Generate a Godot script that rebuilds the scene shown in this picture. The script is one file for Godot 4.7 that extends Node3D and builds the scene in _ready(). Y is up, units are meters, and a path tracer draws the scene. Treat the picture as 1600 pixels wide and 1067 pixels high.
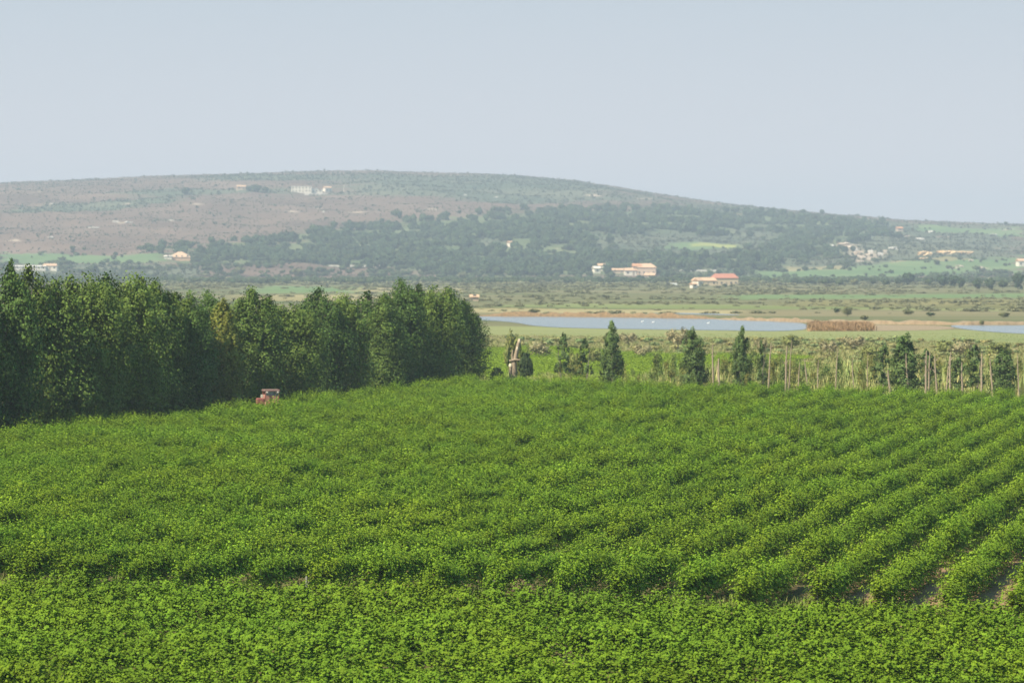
extends Node3D
# A vineyard on a plain, a windbreak of poplars, a marsh with a pond, a scrub hill in haze.
# x to the right, y up, the view runs along -z.  «far» in the code below is -z in metres.

const EYE := Vector3(0, 13.2, 0)
const LENS := 4800.0          # focal length, in pixels of a 1600 px wide picture
const TILT := 0.02489         # the camera looks down by this angle
const ROW_TURN := 0.2600      # heading of the vine rows, to the right of the view
const SPAN_X := 2400.0        # half width of the land map
const SPAN_FAR := 7000.0
const MAP_W := 1536
const MAP_H := 2048

var rng := RandomNumberGenerator.new()
var relief := FastNoiseLite.new()
var lumps := FastNoiseLite.new()
var wob := FastNoiseLite.new()
var taken := {}
var M := {}
var land: PackedByteArray
var crest: Array[Vector2] = []

# ---------------------------------------------------------------- leaf collector
class Leafy:
	var v := PackedVector3Array()
	var n := PackedVector3Array()
	var c := PackedColorArray()
	var idx := PackedInt32Array()
	func tri(a: Vector3, b: Vector3, d: Vector3, nrm: Vector3, col: Color) -> void:
		var k := v.size()
		v.append(a); v.append(b); v.append(d)
		for _i in 3:
			n.append(nrm); c.append(col)
		if (d - a).cross(b - a).dot(nrm) >= 0.0:
			idx.append(k); idx.append(k + 1); idx.append(k + 2)
		else:
			idx.append(k); idx.append(k + 2); idx.append(k + 1)
	func leaf(p: Vector3, nrm: Vector3, along: Vector3, s: float, wide: float, col: Color) -> void:
		var side := nrm.cross(along)
		if side.length_squared() < 1e-6:
			side = nrm.cross(Vector3(0.3, 0.5, 0.8))
		side = side.normalized()
		var al := side.cross(nrm).normalized()
		var base := p - al * s * 0.5
		var tip := p + al * s * 0.5 - nrm * s * 0.12
		var l := p + side * s * wide - nrm * s * 0.10
		var r := p - side * s * wide - nrm * s * 0.10
		tri(base, l, tip, (nrm + side * 0.2).normalized(), col)
		tri(base, tip, r, (nrm - side * 0.2).normalized(), col)
	func lobed(p: Vector3, nrm: Vector3, along: Vector3, s: float, col: Color) -> void:
		var side := nrm.cross(along)
		if side.length_squared() < 1e-6:
			side = nrm.cross(Vector3(0.3, 0.5, 0.8))
		side = side.normalized()
		var al := side.cross(nrm).normalized()
		var o := p - al * s * 0.35
		var tip := p + al * s * 0.55 - nrm * s * 0.15
		for q in [-1.0, 1.0]:
			var nn: Vector3 = (nrm + side * 0.25 * q).normalized()
			var a: Vector3 = p + side * s * 0.22 * q + al * s * 0.18 - nrm * s * 0.02
			var b: Vector3 = p + side * s * 0.56 * q + al * s * 0.10 - nrm * s * 0.14
			var d: Vector3 = p + side * s * 0.42 * q - al * s * 0.40 - nrm * s * 0.10
			tri(o, a, tip, nn, col)
			tri(o, b, a, nn, col)
			tri(o, d, b, nn, col)
	func blade(p: Vector3, tip: Vector3, w: float, col: Color) -> void:
		var up := (tip - p)
		var side := up.cross(Vector3(sin(p.x * 91.7 + p.z * 37.1), 0, cos(p.x * 57.3 + p.z * 71.9)))
		if side.length_squared() < 1e-8:
			side = Vector3(1, 0, 0)
		side = side.normalized() * w * 0.5
		var nn := side.cross(up).normalized()
		if nn.y < 0.0:
			nn = -nn
		nn = (nn + Vector3(0, 0.9, 0)).normalized()
		var mid := p + up * 0.6
		tri(p - side, mid - side, p + side, nn, col)
		tri(p + side, mid - side, mid + side, nn, col)
		tri(mid - side, tip, mid + side, nn, col)
	func mesh() -> ArrayMesh:
		var a := []
		a.resize(Mesh.ARRAY_MAX)
		a[Mesh.ARRAY_VERTEX] = v
		a[Mesh.ARRAY_NORMAL] = n
		a[Mesh.ARRAY_COLOR] = c
		a[Mesh.ARRAY_INDEX] = idx
		var m := ArrayMesh.new()
		m.add_surface_from_arrays(Mesh.PRIMITIVE_TRIANGLES, a)
		return m

# ---------------------------------------------------------------- names and nodes
func numbered(called: String) -> String:
	if not taken.has(called):
		taken[called] = 0
		return called
	taken[called] += 1
	return "%s_%03d" % [called, taken[called]]

func tag(o: Node, label := "", category := "", group := "", kind := "") -> void:
	if label: o.set_meta("label", label)
	if category: o.set_meta("category", category)
	if group: o.set_meta("group", group)
	if kind: o.set_meta("kind", kind)

func thing(called: String, label: String, category: String, where: Vector3, turn := 0.0, group := "") -> Node3D:
	var o := Node3D.new()
	o.name = numbered(called)
	add_child(o, true)
	o.position = where
	o.rotation.y = turn
	tag(o, label, category, group)
	return o

func part(called: String, m: Mesh, mat: Material, parent: Node, where := Vector3.ZERO) -> MeshInstance3D:
	var o := MeshInstance3D.new()
	o.name = numbered(called) if parent == self else called
	o.mesh = m
	if mat: o.material_override = mat
	o.position = where
	parent.add_child(o, true)
	return o

func many(called: String, m: Mesh, mat: Material, xf: Array, cols: Array, parent: Node) -> MultiMeshInstance3D:
	var mm := MultiMesh.new()
	mm.transform_format = MultiMesh.TRANSFORM_3D
	mm.use_colors = cols.size() > 0
	mm.mesh = m
	mm.instance_count = xf.size()
	for i in xf.size():
		mm.set_instance_transform(i, xf[i])
		if cols.size() > 0: mm.set_instance_color(i, cols[i])
	var o := MultiMeshInstance3D.new()
	o.name = numbered(called) if parent == self else called
	o.multimesh = mm
	o.material_override = mat
	o.set_meta("kind", "stuff")
	parent.add_child(o, true)
	return o

const ONES := ["", "first", "second", "third", "fourth", "fifth", "sixth", "seventh", "eighth", "ninth", "tenth", "eleventh", "twelfth", "thirteenth", "fourteenth", "fifteenth", "sixteenth", "seventeenth", "eighteenth", "nineteenth"]
func ordinal(n: int) -> String:
	if n < 20: return ONES[n]
	var tens: String = {2: "twent", 3: "thirt", 4: "fort", 5: "fift"}[n / 10]
	return tens + "ieth" if n % 10 == 0 else tens + "y-" + ONES[n % 10]

# ---------------------------------------------------------------- where things stand
func sight(px: float, py: float) -> Vector3:
	var d := Vector3((px - 800.0) / LENS, (533.5 - py) / LENS, -1.0)
	return d.rotated(Vector3.RIGHT, -TILT)

func at(px: float, py: float, far: float) -> Vector3:
	var d := sight(px, py)
	return EYE + d * (far / -d.z)

func crest_height(x: float) -> float:
	if x <= crest[0].x: return crest[0].y
	for i in range(1, crest.size()):
		if x <= crest[i].x:
			var t := (x - crest[i - 1].x) / (crest[i].x - crest[i - 1].x)
			return lerpf(crest[i - 1].y, crest[i].y, t)
	return crest[-1].y

func height(x: float, far: float) -> float:
	if far < 320.0:
		return 11.2 * smoothstep(62.0, 8.0, far)
	if far < 2450.0:
		return 0.35 * relief.get_noise_2d(x * 2.0, far) * smoothstep(830.0, 960.0, far)
	var h := 0.0
	var top := crest_height(x)
	var t := clampf((far - 2600.0) / 2300.0, 0.0, 1.0)
	h = top * lerpf(smoothstep(0.0, 1.0, t), t, 0.7)
	if far > 4900.0:
		var q := (far - 4900.0) / 2000.0
		h = top * (1.0 - 0.9 * smoothstep(0.0, 1.0, q))
	var k := smoothstep(2450.0, 2950.0, far)
	h += k * (1.0 - 0.75 * smoothstep(4250.0, 4800.0, far)) * (9.0 * relief.get_noise_2d(x * 0.3, far * 0.3) + 3.5 * relief.get_noise_2d(x, far + 900.0))
	return h + 0.35 * relief.get_noise_2d(x * 2.0, far) * (1.0 - k)

func on_land(px: float, py: float) -> Vector3:
	var d := sight(px, py)
	d /= -d.z
	var far := 300.0
	while far < 5000.0:
		var p := EYE + d * far
		if p.y <= height(p.x, far):
			break
		far += 6.0
	var lo := far - 6.0
	for i in 8:
		var mid := (lo + far) * 0.5
		var p2 := EYE + d * mid
		if p2.y <= height(p2.x, mid): far = mid
		else: lo = mid
	var r := EYE + d * far
	r.y = height(r.x, far)
	return r

# ---------------------------------------------------------------- plain meshes
func box(s: Vector3, bevel := 0.0) -> Mesh:
	if bevel <= 0.0:
		var b := BoxMesh.new()
		b.size = s
		return b
	var st := SurfaceTool.new()
	st.begin(Mesh.PRIMITIVE_TRIANGLES)
	# a box with chamfered vertical and top edges
	var h := s * 0.5
	var prof := [[-h.y, 0.0], [h.y - bevel, 0.0], [h.y, bevel]]
	var rings := []
	for p in prof:
		var a: float = h.x - p[1]
		var b2: float = h.z - p[1]
		var c: float = bevel
		rings.append([Vector3(a - c, p[0], b2), Vector3(a, p[0], b2 - c), Vector3(a, p[0], -b2 + c), Vector3(a - c, p[0], -b2), Vector3(-a + c, p[0], -b2), Vector3(-a, p[0], -b2 + c), Vector3(-a, p[0], b2 - c), Vector3(-a + c, p[0], b2)])
	st.set_smooth_group(-1)
	for i in 2:
		for j in 8:
			var k := (j + 1) % 8
			for q in [rings[i][j], rings[i + 1][j], rings[i][k], rings[i][k], rings[i + 1][j], rings[i + 1][k]]:
				st.add_vertex(q)
	for j in range(1, 7):
		for q in [rings[2][0], rings[2][j + 1], rings[2][j]]:
			st.add_vertex(q)
		for q in [rings[0][0], rings[0][j], rings[0][j + 1]]:
			st.add_vertex(q)
	st.generate_normals()
	return st.commit()

func tube(path: Array, radii: Array, sides := 7, cap := true) -> ArrayMesh:
	var st := SurfaceTool.new()
	st.begin(Mesh.PRIMITIVE_TRIANGLES)
	add_tube(st, path, radii, sides, cap)
	st.generate_normals()
	return st.commit()

func add_tube(st: SurfaceTool, path: Array, radii: Array, sides := 7, cap := true) -> void:
	var rings := []
	for i in path.size():
		var d: Vector3 = (path[mini(i + 1, path.size() - 1)] - path[maxi(i - 1, 0)]).normalized()
		var a := d.cross(Vector3(0.13, 0.2, 0.97)).normalized()
		var b := d.cross(a)
		var ring := []
		for j in sides:
			var t := TAU * j / sides
			ring.append(path[i] + (a * cos(t) + b * sin(t)) * radii[i])
		rings.append(ring)
	st.set_smooth_group(1)
	for i in path.size() - 1:
		for j in sides:
			var k := (j + 1) % sides
			for q in [rings[i][j], rings[i][k], rings[i + 1][j], rings[i][k], rings[i + 1][k], rings[i + 1][j]]:
				st.add_vertex(q)
	if cap:
		st.set_smooth_group(-1)
		var e: int = path.size() - 1
		for j in sides:
			var k := (j + 1) % sides
			for q in [path[e], rings[e][j], rings[e][k]]:
				st.add_vertex(q)

func gable_roof(w: float, d: float, h: float, over: float, hip := 0.0) -> ArrayMesh:
	# ridge along x; a slab with thickness
	var st := SurfaceTool.new()
	st.begin(Mesh.PRIMITIVE_TRIANGLES)
	st.set_smooth_group(-1)
	var x := w * 0.5 + over
	var z := d * 0.5 + over
	var t := 0.22
	var drop := h * over / (d * 0.5)
	var c := [Vector3(-x, -drop, z), Vector3(x, -drop, z), Vector3(x, -drop, -z), Vector3(-x, -drop, -z)]
	var r := [Vector3(-x + hip, h, 0), Vector3(x - hip, h, 0)]
	var up := Vector3(0, t, 0)
	var f := [[c[0], r[0], r[1]], [c[0], r[1], c[1]], [c[2], r[1], r[0]], [c[2], r[0], c[3]], [c[1], r[1], c[2]], [c[3], r[0], c[0]]]
	for q in f:
		for k in 3: st.add_vertex(q[k] + up)
		for k in 3: st.add_vertex(q[2 - k])
	for i in 4:
		var a: Vector3 = c[i]
		var b: Vector3 = c[(i + 1) % 4]
		for q in [a, a + up, b, b, a + up, b + up]: st.add_vertex(q)
	st.generate_normals()
	return st.commit()

func rock_mesh(s: Vector3, seed_: int, rough := 0.35) -> ArrayMesh:
	var st := SurfaceTool.new()
	st.begin(Mesh.PRIMITIVE_TRIANGLES)
	st.set_smooth_group(-1)
	var nu := 18
	var nv := 9
	var g := []
	for i in nv + 1:
		var row := []
		for j in nu:
			var a := TAU * j / nu
			var b := PI * i / nv - PI / 2
			var p := Vector3(cos(b) * cos(a), sin(b), cos(b) * sin(a))
			var k := 1.0 + rough * lumps.get_noise_3d(p.x * 90.0 + seed_ * 131.0, p.y * 90.0, p.z * 90.0) * 2.0
			# squarer than a ball
			var e := pow(pow(absf(p.x), 3.0) + pow(absf(p.y), 3.0) + pow(absf(p.z), 3.0), -1.0 / 3.0)
			row.append(p * e * k * s)
		g.append(row)
	for i in nv:
		for j in nu:
			var k := (j + 1) % nu
			for q in [g[i][j], g[i][k], g[i + 1][j], g[i][k], g[i + 1][k], g[i + 1][j]]: st.add_vertex(q)
	st.generate_normals()
	return st.commit()

func ball(r: float) -> Vector3:
	var p := Vector3(rng.randfn(), rng.randfn(), rng.randfn()).normalized()
	return p * r * pow(rng.randf(), 0.4)

func tint(c: Color, amount: float) -> Color:
	var k := 1.0 + rng.randf_range(-amount, amount)
	var w := rng.randf_range(-amount, amount) * 0.4
	return Color(c.r * k * (1.0 + w), c.g * k, c.b * k * (1.0 - w))

# ---------------------------------------------------------------- plants
# a stretch of trellised vine, its row along local x
func vine_stretch(seed_: int, length: float, shoots: int, leaf_size: float, tall: float, fine: bool) -> ArrayMesh:
	rng.seed = seed_
	var L := Leafy.new()
	var heads := []
	for i in 4: heads.append(Vector2((i + rng.randf_range(0.15, 0.85)) / 4.0 - 0.5, rng.randf_range(0.7, 1.12)))
	for i in shoots:
		var head: Vector2 = heads[rng.randi() % 4]
		var low := rng.randf() < 0.42
		var p := Vector3(head.x * length + rng.randfn() * 0.12, rng.randf_range(0.62, 0.95) * tall / 1.7, rng.randf_range(-0.14, 0.14))
		var d := Vector3(rng.randfn() * 0.35, 1.0, rng.randfn() * 0.33)
		var reach := rng.randf_range(0.5, 1.15) * tall / 1.7 * head.y
		if low:
			d = Vector3(rng.randfn() * 0.5, rng.randf_range(-0.5, 0.6), (1.0 if rng.randf() < 0.5 else -1.0) * rng.randf_range(0.5, 1.0))
			reach = rng.randf_range(0.32, 0.70)
			if rng.randf() < 0.45:
				p.y *= rng.randf_range(0.35, 0.75)
		elif rng.randf() < 0.13:
			reach *= 1.4
			d.z *= 1.3
		d = d.normalized()
		var step := leaf_size * 0.62
		var sagging := rng.randf_range(0.03, 0.10)
		var tone := rng.randf_range(0.85, 1.15)
		var count := int(reach / step)
		for k in count:
			p += d * step
			d = (d + Vector3(rng.randfn() * 0.12, -sagging, rng.randfn() * 0.12)).normalized()
			var young := clampf((float(k) / count - 0.6) * 2.5, 0.0, 1.0)
			var c := Color(0.142, 0.228, 0.016).lerp(Color(0.208, 0.305, 0.022), young)
			c = tint(Color(c.r * tone, c.g * tone, c.b * tone), 0.12)
			if rng.randf() < 0.004: c = Color(0.16, 0.13, 0.05)
			var off := Vector3(rng.randfn(), rng.randfn() * 0.5, rng.randfn()) * leaf_size * 0.55
			var nrm := (Vector3(off.x, 0, off.z) * 2.2 + Vector3(0, 0.85, clampf(p.z * 1.6, -0.7, 0.7)) + Vector3(rng.randfn(), rng.randfn(), rng.randfn()) * 0.17).normalized()
			var s := leaf_size * rng.randf_range(0.75, 1.2) * (1.0 - 0.35 * young)
			var al := Vector3(off.x, -0.4 * leaf_size, off.z)
			if fine: L.lobed(p + off, nrm, al, s, c)
			else: L.leaf(p + off, nrm, al, s * 1.1, 0.46, c)
	return L.mesh()

# crown of a windbreak poplar: 1 unit of height is scaled later; built at full size
func poplar_crown(seed_: int, tall: float, wide: float, clumps: int, per: int, leaf_size: float, base: Color, spires: int, low := 0.1) -> ArrayMesh:
	rng.seed = seed_
	var L := Leafy.new()
	var tops := []
	for s in spires:
		var a := TAU * (s + rng.randf() * 0.6) / spires
		tops.append([cos(a) * wide * 0.42 * (0.0 if s == 0 else 1.0), sin(a) * wide * 0.42 * (0.0 if s == 0 else 1.0), 1.0 if s == 0 else rng.randf_range(0.84, 0.99)])
	for i in clumps:
		var sp: Array = tops[rng.randi() % spires]
		var t := pow(rng.randf(), 0.9)
		var y: float = lerpf(low, sp[2], t)
		var f: float = y / sp[2]
		var r: float = wide * minf(1.0, 0.7 + f * 1.2) * pow(maxf(1.0 - pow(f, 3.6), 0.0), 0.75) * (1.0 if spires == 1 else 0.8)
		var a2 := rng.randf() * TAU
		var rr := r * pow(rng.randf(), 0.45)
		var c0 := Vector3(sp[0] * (0.35 + 0.65 * f) + cos(a2) * rr, y * tall, sp[1] * (0.35 + 0.65 * f) + sin(a2) * rr)
		var cs: float = (0.20 + 0.20 * rng.randf()) * wide * (1.0 - 0.45 * f * f)
		var tone := rng.randf_range(0.72, 1.25)
		var outw := Vector3(cos(a2), 0.45, sin(a2))
		for k in per:
			var o := ball(1.0)
			var p := c0 + Vector3(o.x * cs, o.y * cs * 1.5 + absf(o.y) * 0.1, o.z * cs)
			var nrm := (outw * 0.6 + o * 0.7 + Vector3(rng.randfn(), rng.randfn(), rng.randfn()) * 0.33).normalized()
			L.leaf(p, nrm, Vector3(rng.randfn() * 0.4, -1, rng.randfn() * 0.4), leaf_size * rng.randf_range(0.7, 1.25), 0.42, tint(Color(base.r * tone, base.g * tone, base.b * tone), 0.2))
	return L.mesh()

func trunk_mesh(seed_: int, tall: float, thick: float, limbs: int, spread: float) -> ArrayMesh:
	rng.seed = seed_
	var st := SurfaceTool.new()
	st.begin(Mesh.PRIMITIVE_TRIANGLES)
	var path := []
	var radii := []
	var p := Vector3(0, -0.25, 0)
	for i in 8:
		path.append(p)
		radii.append(thick * (1.25 if i == 0 else 1.0) * (1.0 - 0.118 * i))
		p += Vector3(rng.randfn() * 0.02 * tall, (tall + 0.25) / 7.0, rng.randfn() * 0.02 * tall)
	add_tube(st, path, radii, 7, true)
	for j in limbs:
		var k := 1 + j % 6
		var a := rng.randf() * TAU
		var o: Vector3 = path[k]
		var e := o + Vector3(cos(a) * spread, tall * rng.randf_range(0.14, 0.24), sin(a) * spread) * rng.randf_range(0.6, 1.0)
		add_tube(st, [o, o.lerp(e, 0.45) + Vector3(0, -0.05 * tall * 0.3, 0), e], [radii[k] * 0.5, radii[k] * 0.32, radii[k] * 0.1], 5, false)
	st.generate_normals()
	return st.commit()

# a broad crown, about 1 m in radius and centred 1 m up, for far trees and bushes
func round_crown(seed_: int, clumps: int, per: int, leaf_size: float, base: Color, squash := 1.0) -> ArrayMesh:
	rng.seed = seed_
	var L := Leafy.new()
	for i in clumps:
		var d := Vector3(rng.randfn(), rng.randfn() * 0.9 + 0.25, rng.randfn()).normalized()
		var c0 := d * rng.randf_range(0.35, 0.8)
		c0.y = c0.y * squash + 0.95
		var cs := rng.randf_range(0.22, 0.42)
		var tone := rng.randf_range(0.75, 1.25)
		for k in per:
			var o := ball(1.0)
			var p := c0 + o * cs
			p.y = maxf(p.y, 0.02)
			var nrm := (d * 0.6 + o * 0.8 + Vector3(rng.randfn(), rng.randfn(), rng.randfn()) * 0.4).normalized()
			L.leaf(p, nrm, Vector3(rng.randfn(), -0.6, rng.randfn()), leaf_size * rng.randf_range(0.7, 1.3), 0.45, tint(Color(base.r * tone, base.g * tone, base.b * tone), 0.18))
	return L.mesh()

func tuft_mesh(seed_: int, blades: int, tall: float, spread: float, w: float, a: Color, b: Color) -> ArrayMesh:
	rng.seed = seed_
	var L := Leafy.new()
	for i in blades:
		var p := Vector3(rng.randfn() * spread, -0.03, rng.randfn() * spread)
		var h := tall * rng.randf_range(0.45, 1.1)
		var tip := p + Vector3(rng.randfn() * h * 0.22, h, rng.randfn() * h * 0.22)
		L.blade(p, tip, w * rng.randf_range(0.6, 1.4), tint(a.lerp(b, rng.randf()), 0.2))
	return L.mesh()

# ---------------------------------------------------------------- materials
func mat(c: Color, rough := 0.9) -> StandardMaterial3D:
	var m := StandardMaterial3D.new()
	m.albedo_color = c.linear_to_srgb()
	m.roughness = rough
	return m

func leaf_mat(back: Color, rough := 0.55) -> StandardMaterial3D:
	var m := StandardMaterial3D.new()
	m.vertex_color_use_as_albedo = true
	m.roughness = rough
	m.metallic_specular = 0.2
	m.cull_mode = BaseMaterial3D.CULL_DISABLED
	if back.g > 0.0:
		m.backlight_enabled = true
		m.backlight = back.linear_to_srgb()
	return m

func grainy(a: Color, b: Color, scale: float, rough := 0.95, seed_ := 3) -> StandardMaterial3D:
	var nz := FastNoiseLite.new()
	nz.seed = seed_
	nz.frequency = 0.02
	nz.fractal_octaves = 5
	var g := Gradient.new()
	g.set_color(0, a.linear_to_srgb())
	g.set_color(1, b.linear_to_srgb())
	g.set_offset(0, 0.25)
	g.set_offset(1, 0.75)
	var t := NoiseTexture2D.new()
	t.width = 256; t.height = 256; t.seamless = true
	t.noise = nz
	t.color_ramp = g
	var m := StandardMaterial3D.new()
	m.albedo_texture = t
	m.roughness = rough
	m.uv1_triplanar = true
	m.uv1_scale = Vector3.ONE / scale
	return m

func make_materials() -> void:
	M.vine = leaf_mat(Color(0.075, 0.14, 0.01), 0.7)
	M.poplar = leaf_mat(Color(0.055, 0.105, 0.012), 0.5)
	M.bush = leaf_mat(Color(0.02, 0.035, 0.01), 0.7)
	M.weed = leaf_mat(Color(0.04, 0.045, 0.015), 0.8)
	M.bark = grainy(Color(0.16, 0.13, 0.10), Color(0.30, 0.26, 0.21), 0.5)
	M.dead_bark = grainy(Color(0.23, 0.175, 0.12), Color(0.42, 0.34, 0.245), 0.6, 0.95, 8)
	M.cut_wood = grainy(Color(0.62, 0.52, 0.36), Color(0.75, 0.66, 0.5), 0.3, 0.9, 5)
	M.post = grainy(Color(0.24, 0.22, 0.19), Color(0.36, 0.34, 0.30), 0.3, 0.85, 6)
	M.white_wall = grainy(Color(0.72, 0.64, 0.53), Color(0.84, 0.77, 0.66), 5.0, 0.9, 11)
	M.pink_wall = grainy(Color(0.52, 0.38, 0.28), Color(0.66, 0.50, 0.38), 4.0, 0.9, 12)
	M.cream_wall = grainy(Color(0.60, 0.46, 0.30), Color(0.72, 0.57, 0.39), 4.0, 0.9, 13)
	M.orange_roof = grainy(Color(0.46, 0.22, 0.11), Color(0.60, 0.32, 0.18), 2.0, 0.9, 14)
	M.pale_roof = grainy(Color(0.52, 0.32, 0.20), Color(0.66, 0.45, 0.30), 2.0, 0.9, 15)
	M.red_roof = grainy(Color(0.38, 0.15, 0.10), Color(0.50, 0.21, 0.14), 2.5, 0.85, 16)
	M.glass = mat(Color(0.10, 0.10, 0.10), 0.15)
	M.shutter = mat(Color(0.36, 0.30, 0.24), 0.8)
	M.rock = grainy(Color(0.40, 0.31, 0.24), Color(0.66, 0.56, 0.46), 9.0, 0.95, 21)
	M.orange_rock = grainy(Color(0.58, 0.38, 0.20), Color(0.80, 0.58, 0.34), 9.0, 0.95, 22)
	M.white_rock = grainy(Color(0.50, 0.45, 0.40), Color(0.72, 0.68, 0.62), 6.0, 0.95, 23)
	M.bank = grainy(Color(0.13, 0.085, 0.045), Color(0.27, 0.18, 0.09), 5.0, 0.95, 24)
	M.pale_bank = grainy(Color(0.19, 0.135, 0.08), Color(0.30, 0.22, 0.135), 8.0, 0.95, 25)

# ---------------------------------------------------------------- the land map
var classes: Image
func paint(kind: int, pts: Array, wobble := 12.0) -> void:
	# an outline on the land, filled row by row into the map of ground covers
	var world := []
	var lo := 1e9
	var hi := -1e9
	for p in pts:
		var w := on_land(p[0], p[1])
		world.append(Vector2(w.x, -w.z))
		lo = minf(lo, -w.z)
		hi = maxf(hi, -w.z)
	fill(kind, world, lo, hi, wobble * (1.6 if lo > 2000.0 else 1.0))

func fill(kind: int, world: Array, lo: float, hi: float, wobble: float) -> void:
	var c := Color8(kind, kind, kind)
	var cell := SPAN_FAR / MAP_H
	for r in range(maxi(int(lo / cell) - 6, 0), mini(int(hi / cell) + 6, MAP_H - 1)):
		var far := (r + 0.5) * cell
		var y := far + wobble * 0.6 * wob.get_noise_2d(far * 3.0, 77.0)
		var xs := []
		for i in world.size():
			var a: Vector2 = world[i]
			var b: Vector2 = world[(i + 1) % world.size()]
			if (a.y <= y) != (b.y <= y):
				xs.append(a.x + (b.x - a.x) * (y - a.y) / (b.y - a.y))
		xs.sort()
		for k in range(0, xs.size() - 1, 2):
			var x0: float = xs[k] + wobble * wob.get_noise_2d(xs[k], far * 4.0)
			var x1: float = xs[k + 1] + wobble * wob.get_noise_2d(xs[k + 1], far * 4.0)
			var i0 := int((x0 + SPAN_X) / (2.0 * SPAN_X) * MAP_W)
			var i1 := int((x1 + SPAN_X) / (2.0 * SPAN_X) * MAP_W)
			if i1 > i0:
				classes.fill_rect(Rect2i(i0, r, i1 - i0, 1), c)

func cover(x: float, far: float) -> int:
	var i := clampi(int((x + SPAN_X) / (2.0 * SPAN_X) * MAP_W), 0, MAP_W - 1)
	var j := clampi(int(far / SPAN_FAR * MAP_H), 0, MAP_H - 1)
	return land[j * MAP_W + i]

enum {MARSH, GARRIGUE, SCRUB, WOOD, FIELD, YELLOW, ROCKY, CROP, STRAW, SOIL, PALE, DARK, TRACK}

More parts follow.
